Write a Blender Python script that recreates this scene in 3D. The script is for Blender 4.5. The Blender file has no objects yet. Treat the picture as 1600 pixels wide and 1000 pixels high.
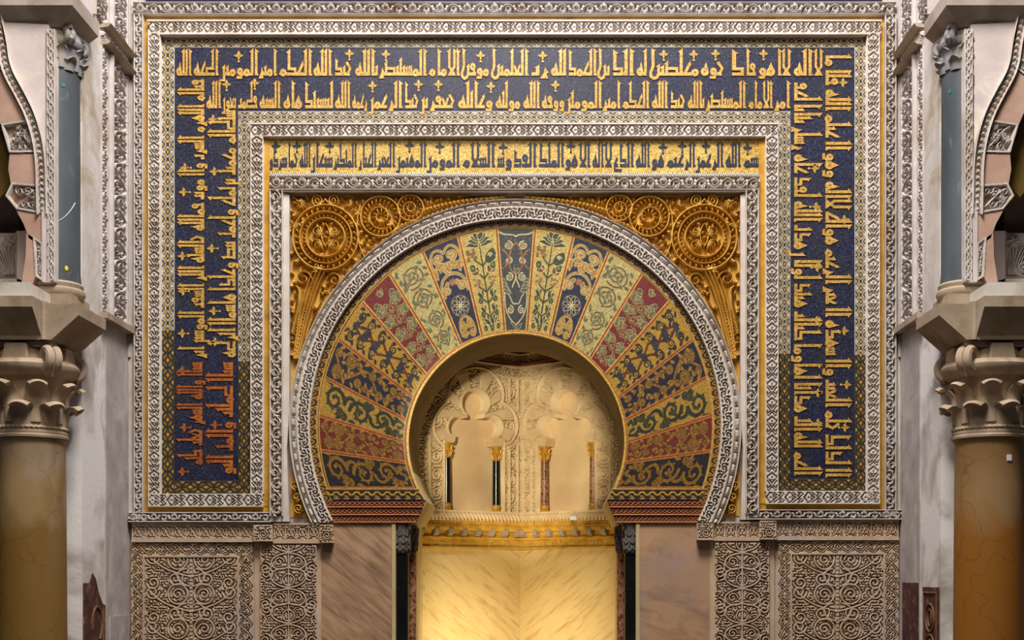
import bpy, math, random
import numpy as np
from mathutils import Vector
PI = math.pi
RES = 0.62                      # spacing of the relief grids, in wall units of 5 mm
CX, CZ, CD = 0.23, 1.6, 10.0    # eye: x, height, distance in front of the mihrab wall (wall face is y = 0)
SCN = bpy.context.scene
COL = SCN.collection

# ---- the survey: a wall unit is 5 mm on the wall face; at depth plane y the same sight line is scaled by distance
def W(u, v, y=0.0):
    k = 0.0005 * (CD + y)
    return CX + (u - 850.0) * k, y, CZ + (900.0 - v) * k
def XU(u, y=0.0): return CX + (u - 850.0) * 0.0005 * (CD + y)
def ZV(v, y=0.0): return CZ + (900.0 - v) * 0.0005 * (CD + y)

def lin(c):
    out = []
    for x in c[:3]:
        x = x / 255.0
        out.append(x / 12.92 if x <= 0.04045 else ((x + 0.055) / 1.055) ** 2.4)
    return out

# ---------------------------------------------------------------- objects
def setp(o, label=None, cat=None, group=None, kind=None):
    if label: o['label'] = label
    if cat: o['category'] = cat
    if group: o['group'] = group
    if kind: o['kind'] = kind
    return o

def thing(name, label, cat, loc=(0, 0, 0), group=None):
    o = bpy.data.objects.new(name, None)
    o.empty_display_size = 0.1
    COL.objects.link(o)
    o.location = loc
    return setp(o, label, cat, group)

def base_of(p):
    b = Vector((0, 0, 0))
    while p is not None:
        b = b + p.location
        p = p.parent
    return b

def link(name, me, mat, parent, loc=None):
    o = bpy.data.objects.new(name, me)
    COL.objects.link(o)
    if mat is not None:
        for m in (mat if isinstance(mat, (list, tuple)) else [mat]):
            me.materials.append(m)
    b = base_of(parent) if parent is not None else Vector((0, 0, 0))
    if parent is not None: o.parent = parent
    if loc is not None:                     # world-space vertices, own origin at loc
        o.location = Vector(loc) - b
        b = Vector(loc)
    if b.length > 0:
        n = len(me.vertices)
        co = np.empty(n * 3, np.float32); me.vertices.foreach_get('co', co)
        co = co.reshape(-1, 3) - np.array(b, np.float32)
        me.vertices.foreach_set('co', co.ravel()); me.update()
    return o

def smooth(me, on=True):
    me.polygons.foreach_set('use_smooth', np.full(len(me.polygons), on, bool))

class MB:
    """collects verts and faces of one part"""
    def __init__(s): s.v = []; s.f = []
    def add(s, vs, fs):
        b = len(s.v); s.v += [tuple(p) for p in vs]; s.f += [tuple(i + b for i in f) for f in fs]; return s
    def box(s, x0, x1, y0, y1, z0, z1):
        return s.add([(x0,y0,z0),(x1,y0,z0),(x1,y1,z0),(x0,y1,z0),(x0,y0,z1),(x1,y0,z1),(x1,y1,z1),(x0,y1,z1)],
              [(0,1,2,3)[::-1],(4,5,6,7),(0,1,5,4),(1,2,6,5),(2,3,7,6),(3,0,4,7)])
    def prism(s, poly, y0, y1):
        """poly: (x,z) outline, extruded from y0 to y1"""
        n = len(poly)
        vs = [(x, y0, z) for x, z in poly] + [(x, y1, z) for x, z in poly]
        fs = [tuple(range(n)), tuple(range(2*n-1, n-1, -1))] + [(i, (i+1) % n, n+(i+1) % n, n+i) for i in range(n)]
        return s.add(vs, fs)
    def uprism(s, poly, y0, y1):
        return s.prism([(XU(u, y0), ZV(v, y0)) for u, v in poly], y0, y1)
    def hprism(s, plan, z0, z1):
        n = len(plan)
        vs = [(x, y, z0) for x, y in plan] + [(x, y, z1) for x, y in plan]
        return s.add(vs, [tuple(range(n))[::-1], tuple(range(n, 2*n))] + [(i, (i+1) % n, n+(i+1) % n, n+i) for i in range(n)])
    def lathe(s, cx, cy, prof, n=40, a0=0.0, a1=2*PI, cap=True):
        full = abs(a1 - a0 - 2*PI) < 1e-6
        m = n if full else n + 1
        b = len(s.v)
        for r, z in prof:
            for i in range(m):
                a = a0 + (a1 - a0) * i / n
                s.v.append((cx + r*math.cos(a), cy + r*math.sin(a), z))
        for j in range(len(prof)-1):
            for i in range(n):
                i2 = (i+1) % m
                s.f.append((b+j*m+i, b+j*m+i2, b+(j+1)*m+i2, b+(j+1)*m+i))
        if cap and full:
            s.f.append(tuple(b+i for i in range(m))[::-1]); s.f.append(tuple(b+(len(prof)-1)*m+i for i in range(m)))
        return s
    def tube(s, pts, r, n=8, r1=None):
        P = [Vector(p) for p in pts]; b = len(s.v); k = len(P)
        for j in range(k):
            t = (P[min(j+1, k-1)] - P[max(j-1, 0)]).normalized()
            a = Vector((0, 1, 0)) if abs(t.y) < .9 else Vector((1, 0, 0))
            e1 = t.cross(a).normalized(); e2 = t.cross(e1)
            rr = r if r1 is None else r + (r1-r)*j/(k-1)
            for i in range(n):
                w = 2*PI*i/n
                s.v.append(tuple(P[j] + (e1*math.cos(w) + e2*math.sin(w))*rr))
        for j in range(k-1):
            for i in range(n):
                s.f.append((b+j*n+i, b+j*n+(i+1) % n, b+(j+1)*n+(i+1) % n, b+(j+1)*n+i))
        s.f.append(tuple(b+i for i in range(n))[::-1]); s.f.append(tuple(b+(k-1)*n+i for i in range(n)))
        return s
    def build(s, name, mat, parent=None, sm=False, bevel=0.0, loc=None):
        me = bpy.data.meshes.new(name)
        me.from_pydata(s.v, [], s.f); me.update()
        if sm:
            smooth(me)
            try: me.set_sharp_from_angle(angle=math.radians(38))
            except Exception: pass
        o = link(name, me, mat, parent, loc)
        if bevel > 0:
            md = o.modifiers.new('bevel', 'BEVEL'); md.width = bevel; md.segments = 2; md.limit_method = 'ANGLE'
        return o

def gridmesh(name, P, mat, parent=None, mask=None, col=None, sm=True, loc=None):
    """P: (ny,nx,3) world points; mask: (ny,nx) bool points kept; col: (ny,nx,3) linear colour"""
    ny, nx = P.shape[:2]
    idx = np.arange(ny*nx, dtype=np.int32).reshape(ny, nx)
    q = np.stack([idx[:-1, :-1], idx[1:, :-1], idx[1:, 1:], idx[:-1, 1:]], -1).reshape(-1, 4)
    V = P.reshape(-1, 3).astype(np.float32)
    Cc = None if col is None else col.reshape(-1, 3).astype(np.float32)
    if mask is not None:
        mk = mask.ravel()
        q = q[mk[q].all(1)]
        used = np.zeros(ny*nx, bool); used[q.ravel()] = True
        remap = np.cumsum(used) - 1
        q = remap[q].astype(np.int32); V = V[used]
        if Cc is not None: Cc = Cc[used]
    me = bpy.data.meshes.new(name)
    me.vertices.add(len(V)); me.vertices.foreach_set('co', V.ravel())
    me.loops.add(len(q)*4); me.loops.foreach_set('vertex_index', np.ascontiguousarray(q).ravel())
    me.polygons.add(len(q)); me.polygons.foreach_set('loop_start', np.arange(0, len(q)*4, 4, dtype=np.int32))
    if sm: smooth(me)
    me.update(calc_edges=True)
    if Cc is not None:
        at = me.color_attributes.new('tiles', 'BYTE_COLOR', 'POINT')
        c4 = np.ones((len(V), 4), np.float32); c4[:, :3] = np.clip(Cc, 0, 1)
        at.data.foreach_set('color', c4.ravel())
    return link(name, me, mat, parent, loc)

# ---------------------------------------------------------------- drawing field (relief heights or tile colours)
class Field:
    def __init__(s, w, h, res=None, x0=0.0, y0=0.0, bg=None, fill=0.0):
        r = res or RES
        s.nx = max(3, int(round(w/r))+1); s.ny = max(3, int(round(h/r))+1)
        s.x = np.linspace(x0, x0+w, s.nx); s.y = np.linspace(y0, y0+h, s.ny)
        s.dx = w/(s.nx-1); s.dy = h/(s.ny-1)
        s.X, s.Y = np.meshgrid(s.x, s.y)
        s.H = np.full((s.ny, s.nx), float(fill))
        s.C = None if bg is None else np.tile(np.array(lin(bg)), (s.ny, s.nx, 1))
        s.S = np.full((s.ny, s.nx), 99.0)
        s.w, s.h = w, h
    def sdf(s, pts, r0, r1=None, prof=None, pad=3.0):
        """signed distance to a stroke with varying radius; returns slices and array"""
        P = np.asarray(pts, float); n = len(P)
        if r1 is None: r1 = r0
        R = np.linspace(r0, r1, n)
        if prof == 'leaf':
            t = np.linspace(0, 1, n); R = r0*np.sin(PI*np.clip(t, 0.02, .985)**.75)
        rm = max(R.max(), 0) + pad
        i0 = max(0, int((P[:, 0].min()-rm-s.x[0])/s.dx)); i1 = min(s.nx, int((P[:, 0].max()+rm-s.x[0])/s.dx)+2)
        j0 = max(0, int((P[:, 1].min()-rm-s.y[0])/s.dy)); j1 = min(s.ny, int((P[:, 1].max()+rm-s.y[0])/s.dy)+2)
        if i1 <= i0 or j1 <= j0: return None
        D = np.full((j1-j0, i1-i0), 99.0)
        for k in range(max(1, n-1)):
            a = P[k]; b = P[min(k+1, n-1)]; ra, rb = R[k], R[min(k+1, n-1)]
            m = max(ra, rb) + pad
            a0 = max(i0, int((min(a[0], b[0])-m-s.x[0])/s.dx)); a1 = min(i1, int((max(a[0], b[0])+m-s.x[0])/s.dx)+2)
            c0 = max(j0, int((min(a[1], b[1])-m-s.y[0])/s.dy)); c1 = min(j1, int((max(a[1], b[1])+m-s.y[0])/s.dy)+2)
            if a1 <= a0 or c1 <= c0: continue
            X = s.x[a0:a1][None, :]-a[0]; Y = s.y[c0:c1][:, None]-a[1]
            bx, by = b[0]-a[0], b[1]-a[1]; L = bx*bx+by*by
            t = np.clip((X*bx+Y*by)/L, 0, 1) if L > 1e-9 else 0.0
            d = np.sqrt((X-t*bx)**2+(Y-t*by)**2) - (ra+(rb-ra)*t)
            sl = D[c0-j0:c1-j0, a0-i0:a1-i0]
            np.minimum(sl, d, out=sl)
        return (slice(j0, j1), slice(i0, i1)), D
    def raise_(s, pts, r0, r1=None, val=1.0, prof=None, bw=None):
        q = s.sdf(pts, r0, r1, prof)
        if q is None: return
        sl, D = q
        h = val*np.sqrt(np.clip(-D/(bw or max(r0, r1 or 0)), 0, 1))
        np.maximum(s.H[sl], h, out=s.H[sl])
    def cut(s, pts, r0, r1=None, val=0.0, prof=None):
        q = s.sdf(pts, r0, r1, prof)
        if q is None: return
        sl, D = q
        k = np.clip(-D/0.5+.5, 0, 1)
        s.H[sl] = np.minimum(s.H[sl], 1-(1-val)*k)
    def stem(s, pts, r, slit=1.1):
        """a stem left standing between two slits"""
        q = s.sdf(pts, r, pad=8.0)
        if q is None: return
        sl, D = q
        np.minimum(s.S[sl], D, out=s.S[sl])
    def stems_done(s, slit=1.2):
        k = np.clip((slit/2-np.abs(s.S-slit/2))/0.4+.5, 0, 1)
        s.H = np.minimum(s.H, 1-k)
    def paint(s, pts, r0, col, r1=None, prof=None, line=None, lw=0.8):
        q = s.sdf(pts, r0, r1, prof)
        if q is None: return
        sl, D = q
        if line is not None:
            a = np.clip((lw-D)/0.7+.5, 0, 1)[..., None]; s.C[sl] = s.C[sl]*(1-a)+np.array(lin(line))*a
        a = np.clip(-D/0.7+.5, 0, 1)[..., None]
        s.C[sl] = s.C[sl]*(1-a)+np.array(lin(col))*a

def spiral(cx, cy, r, turns, a0, d=1, r_end=0.12, n=None):
    n = n or int(14*turns)+6
    t = np.linspace(0, 1, n)
    R = r*(1-(1-r_end)*t**.9); A = a0 + d*2*PI*turns*t
    return np.stack([cx+R*np.cos(A), cy+R*np.sin(A)], 1)
def arc(cx, cy, r, a0, a1, n=24):
    A = np.linspace(a0, a1, n); return np.stack([cx+r*np.cos(A), cy+r*np.sin(A)], 1)
def leafpts(x, y, a, L, bend=0.4, n=6):
    t = np.linspace(0, 1, n)
    A = a + bend*(t-.5)*2
    st = L/(n-1)
    px = np.concatenate([[x], x+np.cumsum(np.cos(A[:-1])*st)]); py = np.concatenate([[y], y+np.cumsum(np.sin(A[:-1])*st)])
    return np.stack([px, py], 1)
def bez(p0, p1, p2, p3, n=14):
    t = np.linspace(0, 1, n)[:, None]
    p0, p1, p2, p3 = map(np.asarray, (p0, p1, p2, p3))
    return (1-t)**3*p0+3*(1-t)**2*t*p1+3*(1-t)*t*t*p2+t**3*p3

def drill(f, seed, step=4.3, L=3.0, r=0.95, margin=1.5, keep=None, clear=2.2, val=0.0):
    """drilled leaf-shaped holes between the stems"""
    rng = random.Random(seed)
    ny = int(f.h/step); 
    for j in range(ny+1):
        nxk = int(f.w/step)
        for i in range(nxk+1):
            x = f.x[0]+(i+.5*(j % 2))*step+rng.uniform(-.9, .9); y = f.y[0]+j*step+rng.uniform(-.9, .9)
            if not (f.x[0]+margin < x < f.x[-1]-margin and f.y[0]+margin < y < f.y[-1]-margin): continue
            ii = min(f.nx-1, int((x-f.x[0])/f.dx)); jj = min(f.ny-1, int((y-f.y[0])/f.dy))
            if f.S[jj, ii] < clear or (keep is not None and not keep(x, y)): continue
            a = rng.choice([0.6, -0.6, 1.3, 2.2, 2.9, 0.1])+rng.uniform(-.4, .4)
            l = L*rng.uniform(.7, 1.25)
            f.cut([(x-math.cos(a)*l/2, y-math.sin(a)*l/2), (x+math.cos(a)*l/2, y+math.sin(a)*l/2)], r, r*.45, val)

def mirror_x(f, ax=None):
    """make the right half the mirror of the left"""
    h = f.nx//2
    for A in (f.H, f.S):
        A[:, f.nx-h:] = A[:, :h][:, ::-1]
    if f.C is not None: f.C[:, f.nx-h:] = f.C[:, :h][:, ::-1]

def relief(name, f, mapper, y0, depth, mat, parent, back=0.0, mask=None, sm=True, col=None, skirt=True):
    """heights f.H (1 = face, 0 = ground) become a carved slab; mapper(u,v) -> x,z; front face at y0"""
    X, Y, H = f.X, f.Y, f.H
    if skirt:
        X = np.pad(X, 1, 'edge'); Y = np.pad(Y, 1, 'edge')
        D = np.pad(y0+(1-H)*depth, 1, constant_values=back)
        if mask is not None: mask = np.pad(mask, 1, 'edge')
        if col is not None: col = np.pad(col, ((1, 1), (1, 1), (0, 0)), 'edge')
    else:
        D = y0+(1-H)*depth
    px, pz = mapper(X, Y)
    return gridmesh(name, np.stack([px, D, pz], -1), mat, parent, mask, col, sm)

def flatmap(y0):
    k = 0.0005*(CD+y0)
    return lambda u, v: (CX+(u-850)*k, CZ+(900-v)*k)
# ---------------------------------------------------------------- materials (all node based)
def newmat(name):
    m = bpy.data.materials.new(name); m.use_nodes = True
    nt = m.node_tree; b = nt.nodes['Principled BSDF']
    return m, nt, b
def N(nt, t, **kw):
    n = nt.nodes.new(t)
    for k, v in kw.items():
        if k in n.inputs: n.inputs[k].default_value = v
        else: setattr(n, k, v)
    return n
def coords(nt, scale=(1, 1, 1), rot=(0, 0, 0)):
    tc = N(nt, 'ShaderNodeTexCoord'); mp = N(nt, 'ShaderNodeMapping')
    mp.inputs['Scale'].default_value = scale; mp.inputs['Rotation'].default_value = rot
    nt.links.new(tc.outputs['Object'], mp.inputs['Vector'])
    return mp.outputs['Vector']
def ramp(nt, src, stops):
    r = N(nt, 'ShaderNodeValToRGB')
    el = r.color_ramp.elements
    while len(el) < len(stops): el.new(.5)
    for e, (p, c) in zip(el, stops):
        e.position = p; e.color = (*lin(c), 1) if not isinstance(c, float) else (c, c, c, 1)
    nt.links.new(src, r.inputs['Fac'])
    return r.outputs['Color']
def mixc(nt, fac, a, b, mode='MIX'):
    m = N(nt, 'ShaderNodeMix'); m.data_type = 'RGBA'; m.blend_type = mode; m.clamp_factor = True
    for sock, v in ((m.inputs['Factor'], fac), (m.inputs['A'], a), (m.inputs['B'], b)):
        if hasattr(v, 'is_output'): nt.links.new(v, sock)
        elif isinstance(v, (int, float)): sock.default_value = v
        else: sock.default_value = (*lin(v), 1)
    # colour sockets of the Mix node share names; address them by type
    return m.outputs['Result'] if m.outputs['Result'].type == 'RGBA' else [o for o in m.outputs if o.type == 'RGBA'][0]
def mixrgb(nt, fac, a, b, mode='MIX'):
    m = N(nt, 'ShaderNodeMixRGB'); m.blend_type = mode
    for sock, v in ((m.inputs[0], fac), (m.inputs[1], a), (m.inputs[2], b)):
        if hasattr(v, 'is_output'): nt.links.new(v, sock)
        elif isinstance(v, (int, float)): sock.default_value = v
        else: sock.default_value = (*lin(v), 1)
    return m.outputs[0]
def noise(nt, vec, scale, detail=4.0, rough=.55, dist=0.0):
    n = N(nt, 'ShaderNodeTexNoise'); n.inputs['Scale'].default_value = scale; n.inputs['Detail'].default_value = detail
    n.inputs['Roughness'].default_value = rough; n.inputs['Distortion'].default_value = dist
    nt.links.new(vec, n.inputs['Vector'])
    return n.outputs['Fac']
def bump(nt, b, h, strength, dist=0.01):
    bp = N(nt, 'ShaderNodeBump'); bp.inputs['Strength'].default_value = strength; bp.inputs['Distance'].default_value = dist
    nt.links.new(h, bp.inputs['Height']); nt.links.new(bp.outputs['Normal'], b.inputs['Normal'])

def stone(name, c1, c2, scale=6.0, rough=.8, bmp=.25, c3=None, s3=1.4, w3=(.45, .62), stretch=(1, 1, 1), spec=.3, fine=60.0):
    m, nt, b = newmat(name)
    v = coords(nt, stretch)
    c = ramp(nt, noise(nt, v, scale, 6), [(.32, c1), (.68, c2)])
    if c3 is not None:
        f = ramp(nt, noise(nt, v, s3, 5, .6, .6), [(w3[0], 0.0), (w3[1], 1.0)])
        c = mixrgb(nt, f, c, c3)
    nt.links.new(c, b.inputs['Base Color'])
    b.inputs['Roughness'].default_value = rough
    b.inputs['Specular IOR Level'].default_value = spec
    if bmp: bump(nt, b, noise(nt, v, fine, 4), bmp, .004)
    return m

def veined(name, c1, c2, vein, rot=.7, scale=5.0, rough=.35, stretch=9.0, vw=(.60, .72), c4=None):
    """marble with slanting streaks"""
    m, nt, b = newmat(name)
    v0 = coords(nt)
    v = coords(nt, (1, 1, 1), (0, rot, 0))
    mp2 = N(nt, 'ShaderNodeMapping'); mp2.inputs['Scale'].default_value = (1.0, 1.0, stretch)
    nt.links.new(v, mp2.inputs['Vector']); v = mp2.outputs['Vector']
    c = ramp(nt, noise(nt, v0, 2.2, 6, .6), [(.3, c1), (.7, c2)])
    st = noise(nt, v, scale*.35, 8, .68, .35)
    c = mixrgb(nt, ramp(nt, st, [(vw[0]-.12, 0.0), (vw[1], 1.0)]), c, vein)
    if c4 is not None:
        c = mixrgb(nt, ramp(nt, noise(nt, v0, 1.3, 5, .6, .5), [(.46, 0.0), (.7, .8)]), c, c4)
    nt.links.new(c, b.inputs['Base Color'])
    b.inputs['Roughness'].default_value = rough
    return m

def tessera(name, attr=True, col=None, col2=None, scale=85.0, lo=.62, hi=1.3, spark=.0, rough=.38, metal=.0, sparkc=(230, 225, 215)):
    """glass mosaic: every little tile its own tone and tilt"""
    m, nt, b = newmat(name)
    v = coords(nt)
    vo = N(nt, 'ShaderNodeTexVoronoi'); vo.inputs['Scale'].default_value = scale
    nt.links.new(v, vo.inputs['Vector'])
    sep = N(nt, 'ShaderNodeSeparateColor'); nt.links.new(vo.outputs['Color'], sep.inputs[0])
    if attr:
        at = N(nt, 'ShaderNodeVertexColor'); at.layer_name = 'tiles'; c = at.outputs['Color']
    else:
        c = ramp(nt, noise(nt, v, 3.0, 5), [(.35, col), (.65, col2 or col)])
    mr = N(nt, 'ShaderNodeMapRange'); mr.inputs['To Min'].default_value = lo; mr.inputs['To Max'].default_value = hi
    nt.links.new(sep.outputs[0], mr.inputs['Value'])
    c = mixrgb(nt, 1.0, c, mr.outputs[0], 'MULTIPLY')
    if spark:
        c = mixrgb(nt, ramp(nt, sep.outputs[1], [(1-spark, 0.0), (1-spark*.5, .55)]), c, sparkc)
    nt.links.new(c, b.inputs['Base Color'])
    b.inputs['Roughness'].default_value = rough; b.inputs['Metallic'].default_value = metal
    b.inputs['Specular IOR Level'].default_value = .35
    bump(nt, b, sep.outputs[2], .35, .0025)
    return m

M = {}
def build_materials():
    M['stucco'] = stone('white_stucco', (212, 203, 192), (194, 183, 171), 9, .9, .2, (184, 168, 150), 2.0, (.5, .75))
    M['stucco_cool'] = stone('aged_stucco', (202, 194, 187), (180, 171, 163), 9, .9, .25, (160, 143, 124), 1.6, (.48, .74))
    M['sandstone'] = stone('carved_marble_dado', (196, 172, 144), (172, 146, 118), 7, .7, .2, (180, 162, 148), 2.2, (.45, .7))
    M['plaster'] = stone('old_limewash', (216, 211, 204), (194, 187, 177), 4.5, .9, .5, (172, 158, 134), 2.4, (.47, .62), fine=26)
    M['plaster_grey'] = stone('grey_plaster', (184, 176, 172), (158, 148, 142), 5, .9, .5, (196, 188, 180), 3, (.5, .66), fine=30)
    M['plaster_low'] = stone('stained_plaster', (220, 214, 208), (164, 154, 144), 3.2, .9, .6, (232, 228, 224), 1.7, (.42, .54), fine=26)
    M['pink'] = stone('pink_plaster', (192, 160, 142), (168, 134, 116), 5, .9, .45, (186, 150, 134), 2, (.45, .7), fine=34)
    M['lilac'] = stone('pale_pink_limewash', (216, 204, 200), (196, 182, 180), 3.4, .9, .4, (226, 218, 200), 1.5, (.5, .6), fine=30)
    M['impost'] = stone('impost_limestone', (176, 160, 138), (150, 132, 110), 5, .85, .4, (128, 108, 84), 3, (.52, .75), fine=40)
    M['capital'] = stone('capital_marble', (190, 170, 146), (160, 138, 114), 5, .75, .3, (132, 112, 92), 3.5, (.5, .78))
    M['capital_grey'] = stone('grey_capital_marble', (150, 148, 148), (122, 118, 116), 6, .75, .3, (168, 158, 142), 3, (.5, .7))
    M['shaft'] = stone('veined_brown_marble', (160, 136, 98), (136, 108, 66), 2.6, .45, .12, (164, 148, 136), 1.5, (.46, .60), (1, 1, .45))
    M['shaft_gold'] = stone('golden_brown_marble', (146, 118, 80), (134, 96, 48), 1.7, .45, .12, (136, 118, 102), 1.4, (.47, .60), (1, 1, .4))
    M['capital_dark'] = stone('dark_grey_capital', (120, 114, 108), (78, 72, 68), 14, .6, .3)
    M['impost_grey'] = stone('grey_limestone', (176, 164, 154), (152, 140, 130), 5, .85, .4, (140, 122, 106), 3, (.52, .75), fine=40)
    M['blue'] = stone('blue_grey_marble', (84, 90, 96), (62, 68, 72), 5, .5, .1, (130, 136, 146), 8, (.62, .8), (1, 1, .3))
    M['black'] = stone('black_marble', (22, 24, 24), (12, 13, 14), 12, .2, 0, (190, 190, 185), 26, (.68, .71))
    for key, hi in (('shaft', (120, 88, 30)), ('shaft_gold', (140, 86, 16))):
        # turns golden brown towards the bottom, broken up by noise
        nt = M[key].node_tree; b = nt.nodes['Principled BSDF']
        src = b.inputs['Base Color'].links[0].from_socket
        ge = N(nt, 'ShaderNodeNewGeometry'); sx = N(nt, 'ShaderNodeSeparateXYZ'); nt.links.new(ge.outputs['Position'], sx.inputs[0])
        mr = N(nt, 'ShaderNodeMapRange'); mr.inputs['From Min'].default_value = 2.5; mr.inputs['From Max'].default_value = .9
        nt.links.new(sx.outputs[2], mr.inputs['Value'])
        ad = N(nt, 'ShaderNodeMath'); ad.operation = 'MULTIPLY_ADD'; nt.links.new(noise(nt, coords(nt, (1, 1, .5)), 2.6, 6, .6, .6), ad.inputs[0]); ad.inputs[1].default_value = 1.1
        nt.links.new(mr.outputs[0], ad.inputs[2])
        c = mixrgb(nt, ramp(nt, ad.outputs[0], [(.72, 0.0), (1.05, .85)]), src, hi)
        vo = N(nt, 'ShaderNodeTexVoronoi'); vo.feature = 'DISTANCE_TO_EDGE'; vo.inputs['Scale'].default_value = 3.2
        nz = N(nt, 'ShaderNodeTexNoise'); nz.inputs['Scale'].default_value = 5; v0 = coords(nt); nt.links.new(v0, nz.inputs['Vector'])
        mx = mixrgb(nt, .18, v0, nz.outputs['Color']); nt.links.new(mx, vo.inputs['Vector'])
        c = mixrgb(nt, ramp(nt, vo.outputs['Distance'], [(.0, .45), (.012, 0.0)]), c, (70, 52, 34))
        nt.links.new(c, b.inputs['Base Color'])
    M['redmarble'] = stone('red_breccia', (122, 72, 48), (176, 132, 98), 24, .35, 0, (72, 40, 30), 34, (.52, .58))
    M['gold'] = stone('gold_leaf', (206, 158, 60), (178, 128, 42), 12, .42, .4, (146, 102, 40), 4, (.55, .8), fine=60)
    M['gold'].node_tree.nodes['Principled BSDF'].inputs['Metallic'].default_value = .25
    M['goldstucco'] = stone('gilded_stucco', (214, 170, 76), (190, 142, 56), 9, .5, .2, (166, 128, 88), 3, (.55, .8))
    M['goldstucco'].node_tree.nodes['Principled BSDF'].inputs['Metallic'].default_value = .12
    M['goldcornice'] = stone('gilded_cornice', (222, 178, 74), (190, 140, 44), 14, .45, .3, (160, 112, 40), 5, (.55, .8))
    M['mosaic'] = tessera('colour_mosaic', True, scale=120, lo=.66, hi=1.28)
    M['bluefield'] = tessera('dark_blue_mosaic', False, (24, 28, 56), (34, 37, 48), 130, .35, 1.7, .10, sparkc=(96, 100, 128))
    M['goldtile'] = tessera('gold_mosaic_letters', False, (200, 162, 80), (182, 144, 62), 120, .55, 1.35, .03, metal=.1)
    M['redtile'] = tessera('dark_red_outline_mosaic', False, (88, 34, 22), (70, 28, 22), 120, .7, 1.3)
    M['rusttile'] = tessera('orange_red_mosaic_letters', False, (176, 104, 48), (142, 76, 38), 110, .6, 1.4, metal=.1)
    M['goldfield'] = tessera('gold_mosaic_ground', False, (206, 174, 92), (190, 152, 66), 120, .5, 1.4, .08, metal=.1, sparkc=(240, 228, 190))
    M['navytile'] = tessera('navy_mosaic_letters', False, (44, 48, 66), (38, 42, 60), 120, .6, 1.4)
    M['soffit'] = stone('dark_ochre_soffit', (112, 88, 36), (94, 70, 24), 5, .65, .3, (124, 104, 56), 2, (.5, .75))  # dark ochre tone, deeper than the beige springers
    M['jamb'] = stone('beige_jamb_marble', (196, 176, 132), (176, 152, 108), 6, .5, .1)
    M['nichestone'] = stone('cream_niche_stone', (226, 202, 160), (208, 180, 136), 7, .7, .15)
    M['nichered'] = stone('red_painted_stone', (150, 84, 66), (128, 66, 52), 8, .8, .1)
    M['nicheplain'] = stone('smooth_cream_stone', (220, 192, 148), (206, 174, 130), 4, .7, .1)
    M['nicheback'] = stone('pale_blind_panel', (232, 212, 178), (220, 190, 150), 3, .7, .2, (202, 158, 128), 3, (.6, .8))
    M['slabgold'] = veined('golden_veined_marble', (228, 206, 152), (220, 190, 128), (170, 122, 58), .75, 9, .3, 8.0, (.63, .80))
    M['slabgold2'] = veined('golden_veined_marble_mirrored', (228, 206, 152), (220, 190, 128), (170, 122, 58), -.75, 9, .3, 8.0, (.63, .80))
    M['slab'] = veined('brown_veined_marble', (186, 152, 116), (164, 130, 98), (96, 76, 62), -.70, 8, .4, 7.0, (.56, .72))
    M['slab2'] = veined('brown_grey_marble', (188, 150, 112), (162, 128, 100), (110, 80, 62), -.3, 6, .4, 2.6, (.60, .76), (150, 140, 136))
    M['redstucco'] = stone('red_painted_stucco', (160, 84, 80), (140, 66, 66), 8, .6, .2)
    M['checker'] = tessera('checker_mosaic', True, scale=60, lo=.9, hi=1.1)
    M['floor'] = stone('floor_marble', (78, 70, 62), (64, 56, 50), 3, .4, .05)
    M['dark'] = stone('dark_ashlar', (120, 104, 88), (96, 82, 68), 4, .9, .3)  # plain dark brown ashlar for the wall behind the side arches
    M['fresco'] = stone('dark_red_painted_plaster', (96, 56, 48), (60, 38, 36), 9, .8, .3, (128, 96, 66), 12, (.55, .65))
    M['fresco_line'] = stone('ochre_painted_line', (132, 96, 62), (104, 70, 48), 12, .8, .2)
    M['white'] = stone('white_plastic', (232, 232, 234), (222, 222, 226), 4, .4, 0)
    M['green'] = stone('green_sticker', (30, 130, 104), (24, 116, 92), 4, .5, 0)
    M['yellow'] = stone('yellow_sticker', (236, 214, 30), (226, 200, 24), 4, .5, 0)
# ---------------------------------------------------------------- kufic writing: each letter a set of flat tiles
# local letter space: a = distance to the left of the letter's right edge, h = height above the line
HT = 41.0
def rect(a0, a1, h0, h1): return [(a0, h0), (a1, h0), (a1, h1), (a0, h1)]
def tall(a, h0, h1, w, flag):
    """upright with a wedge-shaped head; flag +1 points to the left, -1 to the right, 0 none"""
    k = min(5.0, (h1-h0)*.24)
    out = [rect(a-w/2, a+w/2, h0, h1-k*.9)]
    if flag > 0: out.append([(a-w/2, h1-k*.95), (a+w/2, h1-k*.95), (a+w/2+(3.6 if h1 > 30 else 2.6), h1-k*.9), (a-w/2, h1+1.8)])
    elif flag < 0: out.append([(a+w/2, h1-k*.95), (a+w/2, h1+1.8), (a-w/2-(3.6 if h1 > 30 else 2.6), h1-k*.9), (a-w/2, h1-k*.95)])
    else: out.append([(a-w/2, h1-k), (a+w/2, h1-k), (a+w/2, h1), (a-w/2, h1)])
    return out
def line(a0, h0, a1, h1, w):
    L = math.hypot(a1-a0, h1-h0) or 1; nx, ny = -(h1-h0)/L*w/2, (a1-a0)/L*w/2
    return [(a0+nx, h0+ny), (a1+nx, h1+ny), (a1-nx, h1-ny), (a0-nx, h0-ny)]
def ring(a, h, r, hole=1.3): return ('ring', a, h, r, hole)
def curve(pts, w):
    out = []
    for p, q in zip(pts[:-1], pts[1:]):
        out.append(line(p[0], p[1], q[0], q[1], w)); 
    for p in pts[1:-1]: out.append(('ring', p[0], p[1], w/2, 0))
    return out

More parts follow.
